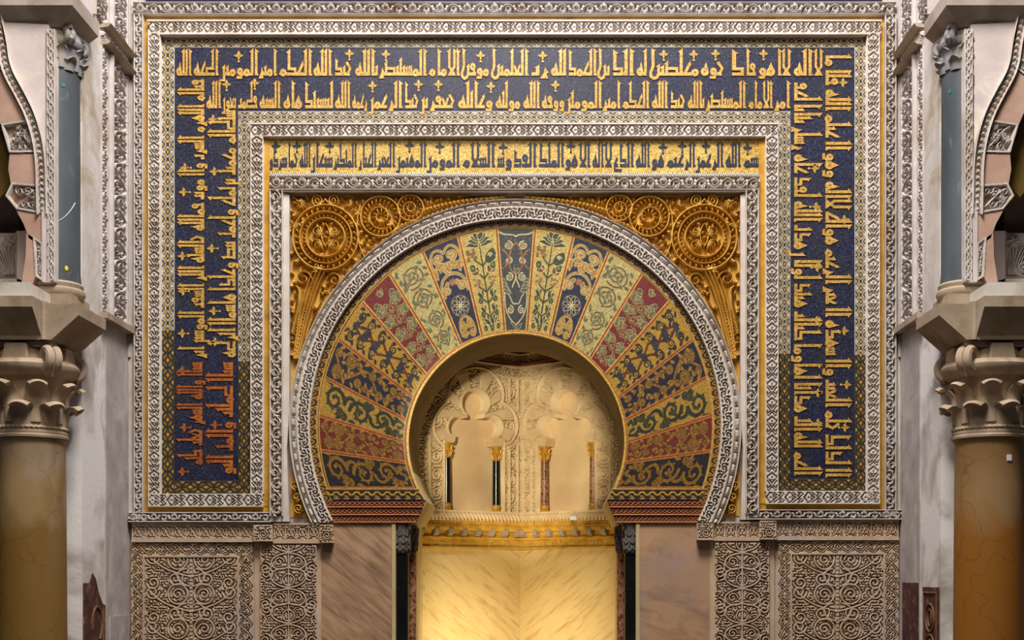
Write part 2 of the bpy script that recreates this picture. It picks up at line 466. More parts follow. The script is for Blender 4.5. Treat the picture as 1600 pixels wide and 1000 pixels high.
def glyph(c, jr, jl, H):
    """returns (advance, shapes); jr/jl: joined on the right/left"""
    B = 5.0; S = []
    if c == 'A':
        S += tall(3.2, 0, H, 4.8, -1)
        if jr: S.append(rect(0, 3, 0, B))
        else: S.append(rect(-1.2, 3, 0, 2.5))
        return 6.6, S
    if c == 'L':
        S += tall(3.2, 0, H, 4.8, 1)
        if jr: S.append(rect(0, 3, 0, B))
        if jl: S.append(rect(3, 7.2, 0, B))
        return 7.2, S
    if c in 'bB':
        hh = 15 if c == 'b' else 27
        S += tall(3, 0, hh, 4.4, 1)
        if jr: S.append(rect(0, 3, 0, B))
        S.append(rect(3, 6.6 if jl else 11, 0, B))
        return (6.6 if jl else 12), S
    if c == 's':
        for k in range(3): S += tall(2.2+4.6*k, 0, 15-k*.6, 3.2, 1)
        S.append(rect(0, 14, 0, B)); return 14, S
    if c == 'H':
        S.append(line(1.5, 19, 10, 3, 4.6)); S.append(rect(0, 12.5, 0, B)); S.append([(0, 16), (3.6, 17), (1.0, 24)])
        return 12.5, S
    if c in 'dD':
        S += [rect(0.5, 15, 0, 4.6), rect(0.5, 14, 8.2, 12.6), rect(0.5, 4.4, 4, 9)]
        if c == 'D': S += tall(12.6, 9, H-2, 4.8, -1); return 17.5, S
        S += tall(12.2, 9, 25, 4.4, -1); return 17, S
    if c == 'K':
        S += [rect(0, 19, 0, 4.6), rect(1, 17, 8.2, 12.6), rect(1, 5, 4, 9)]
        S += tall(14.5, 9, H-1, 4.8, -1 if not jl else 1); return 19, S
    if c == 'r':
        S += [[(0, 5), (4.5, 13), (6.5, 4), (5, 0)], [(3.0, 3), (6.4, 4), (11, -4.5), (0.5, -4.5)]]
        if jr: S.append(rect(-1, 3, 0, B))
        return 10, S
    if c == 'w':
        S += [ring(6.2, 6.4, 5.8), line(2.4, 3, 4.5, -3, 4), rect(2.5, 12.5, -5, -.8)]
        return 13, S
    if c == 'f':
        S += [ring(6.5, 14, 5.8), rect(2, 6, 2, 12), rect(0, 13, 0, B)]
        return 13, S
    if c == 'm':
        S += [ring(6.3, 4.6, 6.0)]
        if jl: S.append(rect(9, 13, 0, B))
        elif True: S.append([(11, 1), (15, 2.5), (11, 6)])
        if jr: S.append(rect(-1, 3, 0, B))
        return 13 if jl else 15, S
    if c == 'E':
        S += [line(12, 21, 4.5, 10, 4.4), line(4.2, 12.5, 10, 2.4, 4.4), rect(6, 14, 0, B), [(9, 20), (14.5, 21.5), (12.5, 16)]]
        return 14, S
    if c == 'e':
        S += [line(6.5, 2, 1.5, 15, 4), line(6.5, 2, 11.5, 15, 4), [(0, 13), (3.6, 13), (.6, 18)], [(9.5, 13), (13, 13), (12.6, 18)], rect(0, 13, 0, B)]
        return 13, S
    if c == 'h':
        S += [ring(7, 6, 6.6), [(1, 9), (7, 12), (8.5, 10), (4.6, 22)], [(2, 0), (6, 3), (1, 8), (0, 5)]]
        if jr: S.append(rect(-1.5, 4, 0, B))
        return 14.5, S
    if c == 'q':
        S += [ring(7, 6, 7), [(2, 10), (12, 10), (7, 21)]]
        if jl: S.append(rect(11, 15, 0, B))
        return 14.5, S
    if c == 'S':
        S += [rect(0, 23, 0, 4.6), rect(1, 18, 9, 13.2), rect(1, 5, 4, 10)]; S += tall(19.5, 0, 22, 4.4, 1); return 23, S
    if c == 'T':
        S += [rect(0, 20, 0, 4.6), rect(1, 19, 9, 13.2), rect(15.5, 19.5, 4, 10)]; S += tall(4, 9, H, 4.8, 1); return 20, S
    if c == 'N':
        S += tall(3, 0, 17, 4.4, 1)
        S += curve([(3, 3), (6, -3), (11, -4.5), (15.5, -1), (16, 5), (13.5, 10), (12, 16), (12.5, H-5)], 4.6)
        S += tall(12.5, H-12, H, 4.8, -1)
        if jr: S.append(rect(-1, 3, 0, B))
        return 18.5, S
    if c == 'n':
        S += tall(3, -7, 16, 4.4, 1); S.append([(1, -9), (1, -5.5), (11, -5.5), (11, -9)])
        if jr: S.append(rect(-1, 3, 0, B))
        return 9, S
    if c == 'y':
        S += [line(2, 14, 8, 2, 4.4), rect(0, 9, 0, B), rect(-8, 9, -7.5, -3.4), rect(5.5, 9.2, -7, 2)]
        return 11, S
    if c == 'X':
        S += tall(2.4, 12, H, 4.4, -1); S += tall(12.6, 12, H, 4.4, 1)
        S += [line(2.4, 14, 7.2, 7.5, 4.2), line(12.6, 14, 7.8, 7.5, 4.2), [(-1, 0), (16, 0), (9.3, 9), (5.7, 9)]]
        return 16, S
    if c == 'v':                       # a small stop between words
        return 3, []
    return 4, []

NOJOIN = set('ADdrwXnNhy')
def typeset(word, H=HT):
    """shapes of one word from its right edge; returns width, shapes"""
    a = 0.0; out = []
    for i, c in enumerate(word):
        if c == '.': a += 2.0; continue
        jr = i > 0 and word[i-1] not in NOJOIN and word[i-1] != '.'
        jl = i < len(word)-1 and word[i+1] != '.' and c not in NOJOIN
        adv, S = glyph(c, jr, jl, H)
        for s in S:
            if s[0] == 'ring': out.append(('ring', s[1]+a, s[2], s[3], s[4]))
            else: out.append([(p[0]+a, p[1]) for p in s])
        a += adv + (0 if jl else 1.3)
    return a, out

def grow(poly, d):
    """push the sides of a convex outline outwards by d"""
    n = len(poly); A = sum(poly[i][0]*poly[(i+1) % n][1]-poly[(i+1) % n][0]*poly[i][1] for i in range(n))
    sg = 1 if A > 0 else -1
    out = []
    for i in range(n):
        p0, p1, p2 = poly[i-1], poly[i], poly[(i+1) % n]
        def nrm(p, q):
            dx, dy = q[0]-p[0], q[1]-p[1]; L = math.hypot(dx, dy) or 1e-6
            return (dy/L*sg, -dx/L*sg)
        n1, n2 = nrm(p0, p1), nrm(p1, p2)
        k = 1+n1[0]*n2[0]+n1[1]*n2[1]
        k = max(k, .45)
        out.append((p1[0]+(n1[0]+n2[0])/k*d, p1[1]+(n1[1]+n2[1])/k*d))
    return out

def place(shapes, to, mb, y, g=0.0, hole=True):
    """add shapes to a mesh; to(a,h) -> wall units u,v"""
    base = y
    for s in shapes:
        mb.k = (getattr(mb, 'k', 0)+1) % 14
        y = base-7e-5*mb.k
        if s[0] == 'ring':
            _, a, h, r, hl = s; r += g; hl = max(0.0, hl-g*.6) if hole else 0
            n = 16; vs = []; fs = []
            for k in range(n):
                w = 2*PI*k/n
                vs.append(to(a+r*math.cos(w), h+r*math.sin(w), y))
            if hl > 0.2:
                for k in range(n):
                    w = 2*PI*k/n
                    vs.append(to(a+hl*math.cos(w), h+hl*math.sin(w), y))
                fs = [(k, (k+1) % n, n+(k+1) % n, n+k) for k in range(n)]
            else: fs = [tuple(range(n))]
            mb.add(vs, fs)
        else:
            p = grow(s, g) if g else s
            mb.add([to(q[0], q[1], y) for q in p], [tuple(range(len(p)))])

def fleuron_shapes(big=1.0):
    k = big*1.22
    pet = lambda a0: [(math.cos(a0)*1.0*k-math.sin(a0)*0, 0)]
    S = []
    def petal(cx, cy, ang, L, w):
        c, s = math.cos(ang), math.sin(ang)
        P = [(0, 0), (L*.45, w), (L, 0), (L*.45, -w)]
        return [(cx+x*c-y*s, cy+x*s+y*c) for x, y in P]
    S.append(petal(0, 0, PI/2, 7.5*k, 2.2*k)); S.append(petal(0, 0, .25, 6.6*k, 2.0*k)); S.append(petal(0, 0, PI-.25, 6.6*k, 2.0*k))
    S.append(petal(0, 1, -PI/2, 6.0*k, 1.3*k)); S.append(('ring', 0, -6.5*k, 1.5*k, 0))
    return S

def write_line(words, to, name, mat, omat, parent, y, H=HT, og=0.95, sc=1.0):
    """words: (text, start, end) along the line; lettering and its thin dark outline are two tile layers"""
    mb = MB(); ob = MB()
    for wtxt, s0, s1 in words:
        wd, sh = typeset(wtxt, H)
        k = (s1-s0)/wd
        f = lambda a, h, yy, s0=s0, k=k: to(s0+a*k, h, yy)
        place(sh, f, ob, y, og, False); place(sh, f, mb, y-.0015)
    o = ob.build(name+'_outline', omat, None) if omat else None
    p = mb.build(name, mat, parent)
    if o is not None:
        o.parent = p; shift(o, p)
    return p

def shift(o, p):
    b = base_of(p)
    if b.length > 0:
        for v in o.data.vertices: v.co -= b

def spread(words, s0, s1, gap=3.0):
    """set words one after the other so that they fill s0..s1"""
    ws = [typeset(w)[0] for w in words]
    k = (s1-s0-gap*(len(words)-1))/sum(ws)
    out = []; a = s0
    for w, l in zip(words, ws):
        out.append((w, a, a+l*k)); a += l*k+gap
    return out
# ---------------------------------------------------------------- carved and tiled patterns
def lozenge_band(L, w, phase=0.0, seed=0):
    """frame band: chevrons and small leaves drilled through a flat face; runs along x"""
    f = Field(L, w, fill=1.0)
    n = max(1, round(L/29.0)); p = L/n; c = w/2
    e = w/2-2.4
    def S(x0, y0, x1, y1, r=1.0, r1=None):
        r *= 1.04
        for sg in (1, -1): f.cut([(x0, c+sg*y0), (x1, c+sg*y1)], r, r1 if r1 is not None else r*.75)
    for k in range(-1, n+1):
        x = k*p+phase
        S(x, 0, x+4.5, e*.72, 1.25)                 # ^
        S(x+16, 0, x+10.5, e*.62, 1.15)             # v
        S(x+17, e*.5, x+12, e, .95)
        S(x+5, e*1.0, x+9.5, e*.85, .9)
        f.cut([(x+6.5, c), (x+8.2, c)], 1.0, .7); S(x+11, e*.18, x+12.5, e*.2, .8)
        S(x+19.5, e*.25, x+23, e*.75, 1.05); S(x+22, e*.06, x+25.5, e*.42, .95)
        S(x+19.5, e*1.0, x+24, e*.98, .8)
        S(x+26, e*.9, x+28, e*.55, .8)
    return f

def vine_band(L, w, seed=0, period=None, edge=2.0, ground=0.0):
    """raised running vine with curling shoots and fan leaves"""
    rng = random.Random(seed)
    f = Field(L, w, fill=ground)
    p = period or 2.1*w; n = max(1, round(L/p)); p = L/n; c = w/2; A = w/2-edge-2.2
    xs = np.linspace(0, L, int(L/1.5)+2)
    f.raise_(np.stack([xs, c+A*np.sin(2*PI*xs/p)], 1), 1.5, val=1, bw=1.0)
    for k in range(2*n):
        x = (k+.5)*p/2; s = 1 if k % 2 == 0 else -1
        cy = c-s*A*.22; r = min(w*.3, p*.2)
        sp = spiral(x, cy, r, 1.15, PI/2*s+PI, s, .3)
        f.raise_(sp, 1.5, 1.0, bw=1.0)
        for j in range(5):
            a = -s*PI/2+(j-2)*.62+rng.uniform(-.12, .12)
            f.raise_(leafpts(x+1.5*math.cos(a), cy+1.5*math.sin(a), a, r*1.05), 1.75, prof='leaf', bw=1.0)
        for q in (-1, 1):
            for j in range(3):
                a = s*(.5+.35*j)*1.0 if q > 0 else PI-s*(.5+.35*j)
                bx = x+q*p*.17
                f.raise_(leafpts(bx, c+s*A*.15, a, w*.34, .5*q*s), 1.6, prof='leaf', bw=.9)
    for yy in (edge*.5, w-edge*.5):
        f.raise_([(0, yy), (L, yy)], edge*.62, val=1, bw=.5)
    return f

def lace(W_, H_, stems, seed, step=4.2, r=.95, slit=1.3, mirror=True, margin=1.6, sr=1.5, clear=2.3):
    """flat face with stems left between slits, and the rest drilled like lace; stems on the left half"""
    f = Field(W_, H_, fill=1.0)
    for st in stems: f.stem(st if not isinstance(st, tuple) else st[0], sr if not isinstance(st, tuple) else st[1])
    f.stems_done(slit)
    drill(f, seed, step, 3.1, r, margin, clear=clear)
    if mirror: mirror_x(f)
    return f

def tree_stems(w, h, cx, s=1.0):
    """tree of life: trunk, roundels and s-curves (left half)"""
    st = [([(cx, 0), (cx, h)], 2.6)]
    y = 14.0*s; R = 15.5*s; k = 0
    while y < h+R:
        x = cx-R-5*s
        if k % 2 == 0:
            st.append(arc(x, y+R, R, -.3, 2*PI-.3, 40)); st.append(spiral(x, y+R, R*.62, 1.3, 0, 1, .2))
            st.append(bez((cx, y-12*s), (cx-20*s, y-6*s), (cx-44*s, y-4*s), (cx-w*.46, y+22*s)))
            st.append(spiral(cx-w*.42, y+R*1.2, R*.75, 1.6, 0, -1, .2))
        else:
            st.append(spiral(x-4*s, y+R*.8, R*.8, 1.7, PI*.2, -1, .15))
            st.append(bez((cx, y), (cx-24*s, y+4*s), (cx-30*s, y+24*s), (cx-8*s, y+28*s)))
            st.append(spiral(cx-w*.41, y+R*.4, R*.7, 1.5, PI, 1, .2))
        y += R*1.75; k += 1
    return st

def circle_border(L, w, bright=1.0, dim=False):
    """interlaced circles in white lines with four-petalled flowers and diamonds; tile colours"""
    line_ = (206, 200, 182) if not dim else (40, 38, 26)
    f = Field(L, w, bg=(52, 46, 42) if not dim else (84, 70, 30))
    e = 2.2
    n = max(1, round(L/(w*1.12))); p = L/n; c = w/2; hw = c-e
    och = (170, 144, 66) if not dim else (136, 108, 38)
    dk = (66, 42, 38) if not dim else (88, 52, 28)
    X, Y = f.X, f.Y
    kx = 2*hw/p                                   # the pattern is drawn square, then stretched along the band
    R = hw
    cnt = np.zeros_like(X); best = np.full_like(X, 9e9)
    for k in range(-1, n+2):
        for cx, cy in ((k*p, c), ((k+.5)*p, c-hw), ((k+.5)*p, c+hw)):
            d = np.sqrt(((X-cx)*kx)**2+(Y-cy)**2)
            cnt += d < R
            best = np.minimum(best, np.abs(d-R))
    def mix(mask, col):
        m = np.clip(mask, 0, 1)[..., None]; f.C = f.C*(1-m)+np.array(lin(col))*m
    mix((cnt >= 2)*1.0, och)
    mix((1.35-best)/.5+.5, (44, 38, 34) if not dim else (66, 56, 24)); mix((.62-best)/.5+.5, line_)
    for k in range(-1, n+2):
        for cx, cy, r, col in ((k*p, c, w*.23, dk), ((k+.5)*p, c, w*.09, (40, 40, 46)), ((k+.5)*p, c-hw, w*.24, (44, 50, 56)), ((k+.5)*p, c+hw, w*.24, (44, 50, 56))):
            dd = np.abs(X-cx)*kx+np.abs(Y-cy)
            mix((r+.85-dd)/.6+.5, line_ if r > w*.1 else col); mix((r-dd)/.6+.5, col)
            if r > w*.1: mix((r*.45-dd)/.6+.5, (182, 148, 78))
    ed = np.minimum(Y, w-Y)
    mix((1.5-ed)/.5+.5, (60, 52, 46)); mix((.8-ed)/.5+.5, (190, 186, 176) if not dim else (66, 56, 32))
    return f

def scroll_tiles(style, seed, w=52.0, L=165.0):
    """one wedge of the mosaic arch: x across, y outwards along the wedge"""
    rng = random.Random(seed)
    IV = (206, 192, 140)
    st = dict(
        grey=((70, 74, 72), (84, 88, 82), (176, 164, 116), IV),
        tree=((190, 164, 88), (66, 72, 54), (64, 74, 58), (226, 204, 126)),
        navy=((50, 54, 70), (166, 122, 60), (176, 132, 60), (206, 182, 112)),
        pale=((186, 170, 108), (126, 92, 62), (96, 108, 82), (188, 164, 98)),
        red=((118, 50, 46), (92, 84, 54), (104, 108, 78), (196, 166, 104)),
        vine=((172, 134, 50), (50, 48, 46), (48, 50, 52), (110, 88, 44)),
        flower=((42, 44, 56), (140, 100, 44), (156, 116, 50), (54, 44, 36)),
        green=((166, 130, 52), (50, 56, 46), (48, 56, 46), (96, 82, 42)),
        redgold=((112, 46, 38), (144, 104, 46), (152, 112, 50), (66, 36, 30)),
        darkgold=((44, 42, 44), (138, 100, 40), (146, 108, 44), (60, 42, 26)))[style]
    bg, stem, leaf, ol = st
    f = Field(w, L, bg=bg, x0=-w/2)
    def P(pts, r0, col, r1=None, prof=None, line=None, lw=0.8):
        f.paint(pts, r0*1.22, col, None if r1 is None else r1*1.22, prof, line, lw)
    def fan(x, y, a, n, ln, spread=.5, r=2.2, col=leaf, line=ol, lw=.75):
        for j in range(n):
            t = a+(j-(n-1)/2)*spread
            P(leafpts(x, y, t, ln*(1-.1*abs(j-(n-1)/2)), .35*(1 if j > n/2 else -1)), r, col, prof='leaf', line=line, lw=lw)
    if style == 'tree':
        P([(0, 6), (0, L*.5), (0, L*.93)], 1.5, stem, .8, line=ol, lw=.5)
        for k in range(3):
            a = PI/2
            for s in (-1, 1):
                P(bez((0, 8), (s*8, 16), (s*12, 22), (s*17, 18+8*k)), .9, stem, line=ol, lw=.4)
        for y, n, ln, sp in ((14, 6, 19, .42), (36, 4, 13, .6), (58, 4, 15, .55)):
            for s in (-1, 1):
                x = s*(9 if y > 30 else 3)
                fan(x, y, PI/2-s*.25, n//2+1, ln, sp, 2.7)
                P(bez((0, y-10), (s*4, y-4), (x, y-4), (x, y)), 1.1, stem)
                P(spiral(s*13, y-4, 4.2, 1.0, PI/2, -s, .3), 1.2, stem)
        for s in (-1, 1):
            y = 86
            P(bez((0, 66), (s*6, 74), (s*12, 74), (s*13, 82)), 1.1, stem)
            for j in range(9): P([(s*13+rng.uniform(-6, 6), 84+rng.uniform(-5, 7))]*2, 1.7, (132, 84, 62), line=ol, lw=.3)
            P(bez((0, 88), (s*6, 96), (s*10, 98), (s*14, 106)), 1.1, stem); fan(s*9, 98, PI/2-s*.7, 3, 12, .8, 3.0, (112, 76, 56))
            P([(s*16, 106), (s*16, 110)], 3.6, (74, 84, 62), line=ol); P([(s*16, 108)]*2, 1.6, (150, 130, 70))
            if s < 0:
                for j in range(16): P([(s*13+rng.uniform(-7, 7), 128+rng.uniform(-9, 9))]*2, 1.6, (138, 104, 66), line=(96, 70, 48), lw=.4)
            else:
                P(leafpts(8, 114, PI/2-.4, 24, .3), 6.5, (66, 76, 56), prof='leaf', line=ol); P(spiral(13, 124, 4, 1.4, 0, 1), .6, IV)
            P(bez((0, 108), (s*4, 114), (s*9, 116), (s*11, 122)), 1.0, stem)
            for j in range(4): P(leafpts(s*2, 140+4*j, PI/2-s*(1.5-.3*j), 20-3*j, -.6*s), 3.0, leaf, prof='leaf', line=ol)
    elif style == 'grey':
        for s in (-1, 1):
            for y0, r in ((34, 7), (86, 7), (112, 6), (136, 7)):
                P(spiral(s*11, y0, r, 1.6, PI/2, s, .2), .75, IV)
                P(spiral(s*11, y0, r*.55, 1.0, PI/2, s, .3), .7, (150, 140, 96))
            P(bez((0, 10), (s*26, 26), (s*20, 50), (s*20, 66)), .8, IV); P(bez((s*20, 66), (s*4, 52), (s*10, 40), (0, 44)), .7, IV)
            for j in range(4): P(leafpts(s*21, 84-6*j, -PI/2+s*(-.5-.25*j), 14, .3), 2.2, (98, 98, 82), prof='leaf', line=IV, lw=.6)
            P(bez((0, 90), (s*18, 100), (s*2, 118), (s*20, 130)), .8, (158, 112, 74)); P(bez((s*20, 100), (s*4, 112), (s*14, 126), (0, 140)), .8, (158, 112, 74))
            P(bez((0, 150), (s*6, 156), (s*16, 150), (s*22, 158)), .8, IV); P(bez((s*6, 70), (s*4, 78), (0, 80), (0, 88)), .8, IV)
            P(leafpts(0, 92, PI/2-s*.4, 9), 1.6, bg, prof='leaf', line=IV, lw=.6)
            P(leafpts(0, 4, PI/2-s*.9, 16), 2.0, (90, 92, 80), prof='leaf', line=IV, lw=.5)
        for j in range(50): P([(rng.uniform(-20, 20), rng.uniform(100, 150))]*2, .6, (150, 110, 76))
    elif style == 'navy':
        for s in (-1, 1):
            P(spiral(s*9, 140, 8, 1.5, -PI/2, s, .2), 1.45, leaf, .6, line=IV)
            P(bez((0, 146), (s*8, 162), (s*25, 158), (s*22, 118)), 1.0, leaf, line=ol)
            for j in range(3): P(leafpts(s*(1+j*2.4), 130, -PI/2+s*(.15+.5*j), 17-2*j), 3.2, leaf, prof='leaf', line=IV, lw=.9)
            P(leafpts(s*20, 128, -PI/2-s*.1, 18, .3), 3.0, leaf, prof='leaf', line=IV)
            P(bez((0, 112), (s*14, 110), (s*23, 100), (s*20, 82)), 1.5, leaf, .8, line=IV)
            P(spiral(s*12, 88, 6.8, 1.4, PI/2, -s, .2), 1.3, leaf, .6, line=IV)
            P(leafpts(s*7, 100, -PI/2+s*.4, 12), 2.4, leaf, prof='leaf', line=IV)
            P(leafpts(s*20, 78, PI/2-s*.3, 12), 1.8, leaf, prof='leaf', line=IV)
            P(spiral(s*9, 28, 6, 1.4, PI/2, s, .25), 1.4, leaf, line=ol); P(spiral(s*8, 12, 6, 1.3, 0, -s, .25), 1.3, leaf, line=ol)
            P(bez((0, 40), (s*12, 38), (s*16, 26), (s*15, 12)), 1.1, leaf, line=ol)
            for j in range(3): P(leafpts(s*(3+3*j), 20, PI/2+s*(.6-.5*j), 9), 1.6, leaf, prof='leaf', line=ol, lw=.5)
        P(arc(0, 58, 16.5, 0, 2*PI, 40), .9, (132, 104, 76))
        for j in range(8):
            a = j*PI/4
            P([(0, 58), (9*math.cos(a), 58+9*math.sin(a))], .8, IV)
            P(leafpts(8*math.cos(a), 58+8*math.sin(a), a, 7.5, 0), 2.2, bg, prof='leaf', line=IV, lw=.9)
        P([(0, 98)]*2, 2.6, (166, 112, 84), line=IV, lw=.4)
        for j in range(6):
            a = j*PI/3; P([(4.4*math.cos(a), 98+4.4*math.sin(a))]*2, 1.4, (160, 112, 86))
    elif style == 'pale':
        for cy, r, d in ((136, 19, 1), (96, 18, -1), (58, 16, 1), (24, 14, -1)):
            cx = rng.uniform(-2, 2)
            sp = spiral(cx, cy, r, 2.3, rng.uniform(0, 6), d, .1, 50)
            P(sp, 1.0, (112, 72, 48))
            for i in range(4, 48, 5):
                p, q = sp[i], sp[min(i+1, 49)]
                a = math.atan2(q[1]-p[1], q[0]-p[0])
                for sd in (-1, 1):
                    P(leafpts(p[0], p[1], a+sd*.8, 6.6, .5*sd), 1.75, leaf, prof='leaf', line=ol, lw=.5)
        for j in range(34):
            x, y = rng.choice([-1, 1])*rng.uniform(17, 23), rng.uniform(6, 158)
            P(leafpts(x, y, rng.uniform(0, 6.3), 8), 1.9, leaf, prof='leaf', line=(150, 120, 72), lw=.5)
    elif style == 'red':
        y = 160
        fan(0, 146, PI/2, 3, 11, .6, 2.2)
        for k, (cy, r) in enumerate(((128, 8), (106, 8), (78, 9), (50, 8), (24, 8))):
            for s in (-1, 1):
                P(spiral(s*11, cy, r, 1.35, -PI/2 if k % 2 else PI/2, s if k % 2 else -s, .25), 1.6, leaf, .9, line=ol)
                P(bez((0, cy-14), (s*6, cy-10), (s*18, cy-12), (s*19, cy+2)), 1.0, stem, line=ol, lw=.6)
                P(leafpts(s*19, cy-8, PI/2-s*.2, 15, -.4*s), 2.6, leaf, prof='leaf', line=ol)
                P(leafpts(s*2, cy-2, PI/2-s*.9, 10, .4), 1.8, leaf, prof='leaf', line=ol, lw=.6)
            P([(0, cy-8)]*2, 2.3, (120, 60, 46), line=ol, lw=.8)
        for s in (-1, 1): P([(s*15, 140)]*2, 2.8, (84, 92, 70), line=ol)
        for j in range(30): P([(rng.uniform(-20, 20), rng.uniform(8, 90))]*2, .7, (196, 170, 120))
    elif style == 'vine':
        for s in (-1, 1):
            P([(s*12, 10), (-s*11, 52), (s*9, 92), (-s*8, 126), (0, 150)], 1.5, (98, 50, 34))
        for cy in (20, 46, 72, 100, 126, 148):
            for s in (-1, 1):
                P(spiral(s*13, cy, 7.5, 1.5, rng.uniform(0, 6), s, .2), 1.25, stem, .6)
                for j in range(3): P(leafpts(s*7+rng.uniform(-3, 3), cy+rng.uniform(-7, 7), rng.uniform(0, 6.3), 11, .7), 1.7, leaf, prof='leaf')
            fan(0, cy-3, PI/2+rng.uniform(-.3, .3), 5, 11, .65, 2.4, (54, 56, 64), None)
            P([(0, cy)]*2, 3.2, (56, 58, 66))
        for s in (-1, 1):
            for y in range(8, 160, 13): P(leafpts(s*22, y, PI/2+s*.5, 9), 2.0, leaf, prof='leaf')
    elif style in ('flower', 'redgold'):
        sp = [(12*math.sin(t*.085), t) for t in range(4, 160, 3)]
        P(sp, 1.5, stem, line=ol)
        for k, cy in enumerate((146, 126, 104, 82, 60, 38, 16)):
            s = 1 if k % 2 else -1
            r = 8.5 if k in (0, 1) or style == 'redgold' and k % 2 == 0 else 6.0
            cx = s*11
            P(arc(cx, cy, r, 0, 2*PI, 30), 1.0, stem, line=ol)
            for j in range(8):
                a = j*PI/4
                P(leafpts(cx+1.5*math.cos(a), cy+1.5*math.sin(a), a, r*.75, 0), 1.7, leaf, prof='leaf', line=ol, lw=.6)
            P([(cx, cy)]*2, 1.6, stem, line=ol)
            P(spiral(-s*12, cy+6, 6, 1.5, PI/2, s, .2), 1.2, stem, .7, line=ol)
            for j in range(6):
                P(leafpts(-s*rng.uniform(3, 18), cy+rng.uniform(-9, 9), rng.uniform(0, 6.3), 9, .5), 2.0, leaf, prof='leaf', line=ol, lw=.6)
        for s in (-1, 1):
            for y in range(10, 160, 17): P(leafpts(s*22, y, PI/2+s*.7, 10, .6), 2.0, leaf, prof='leaf', line=ol, lw=.6)
    else:                                        # green, darkgold: broad acanthus scroll
        for k, (cy, r, s) in enumerate(((138, 19, 1), (88, 20, -1), (42, 18, 1))):
            cx = s*3
            sp = spiral(cx, cy, r, 1.35, -PI/2*s, s, .22, 44)
            P(bez((cx, cy-r), (s*19, cy-r-2), (s*22, cy-r-20), (-s*5, cy-r-30)), 2.4, stem, 1.6, line=ol)
            for i in range(1, 40, 4):
                p, q = sp[i], sp[i+1]; a = math.atan2(q[1]-p[1], q[0]-p[0])
                P(leafpts(p[0], p[1], a-s*.9, 9.0 if i < 26 else 5.0, -.9*s), 2.0, leaf, prof='leaf', line=ol, lw=.8)
                if i % 8 == 1 and i < 30: P(leafpts(p[0], p[1], a+s*.9, 6.5, .7*s), 1.5, leaf, prof='leaf', line=ol, lw=.7)
            P(sp, 2.3, stem, 1.0, line=ol, lw=.7)
            P([(sp[-1][0], sp[-1][1])]*2, 2.4, leaf, line=ol)
            for j in range(4): P(leafpts(-s*17, cy-r+2, PI/2+s*(-.9+.55*j), 15, .6*s), 2.3, leaf, prof='leaf', line=ol, lw=.9)
            P(spiral(-s*17, cy-20, 6, 1.3, 0, -s, .25), 1.1, stem, line=ol)
            P(leafpts(s*22, cy+8, PI/2, 14, .4), 1.8, leaf, prof='leaf', line=ol)
        for j in range(10):
            P(leafpts(rng.uniform(-21, 21), rng.uniform(2, 26), rng.uniform(0, 6.3), 9, .6), 2.3, leaf, prof='leaf', line=ol, lw=.6)
    f.C *= {'grey': .9, 'tree': .92, 'navy': .9, 'pale': .9, 'red': .9}.get(style, .95)
    return f
# ---------------------------------------------------------------- the mihrab wall
def hband(name, f, u0, v0, y0, depth, mat, parent, col=None, flip=False):
    k = flatmap(y0)
    return relief(name, f, lambda X, Y: k(u0+X, v0+(f.h-Y if flip else Y)), y0, depth, mat, parent, col=col)
def vband(name, f, u0, v0, y0, depth, mat, parent, col=None, flip=False):
    k = flatmap(y0)
    return relief(name, f, lambda X, Y: k(u0+(f.h-Y if flip else Y), v0+X), y0, depth, mat, parent, col=col)
def upart(name, polys, y0, y1, mat, parent, bevel=0.0):
    mb = MB()
    for p in polys: mb.uprism(p, y0, y1)
    return mb.build(name, mat, parent, bevel=bevel)
def ur(u0, v0, u1, v1): return [(u0, v0), (u1, v0), (u1, v1), (u0, v1)]

ARC = (807.0, 690.0, 169.0)      # opening
EXT = (805.0, 664.0)             # mosaic and archivolt share this centre
CJ = (806.0, 746.0)              # joints of the wedges meet here

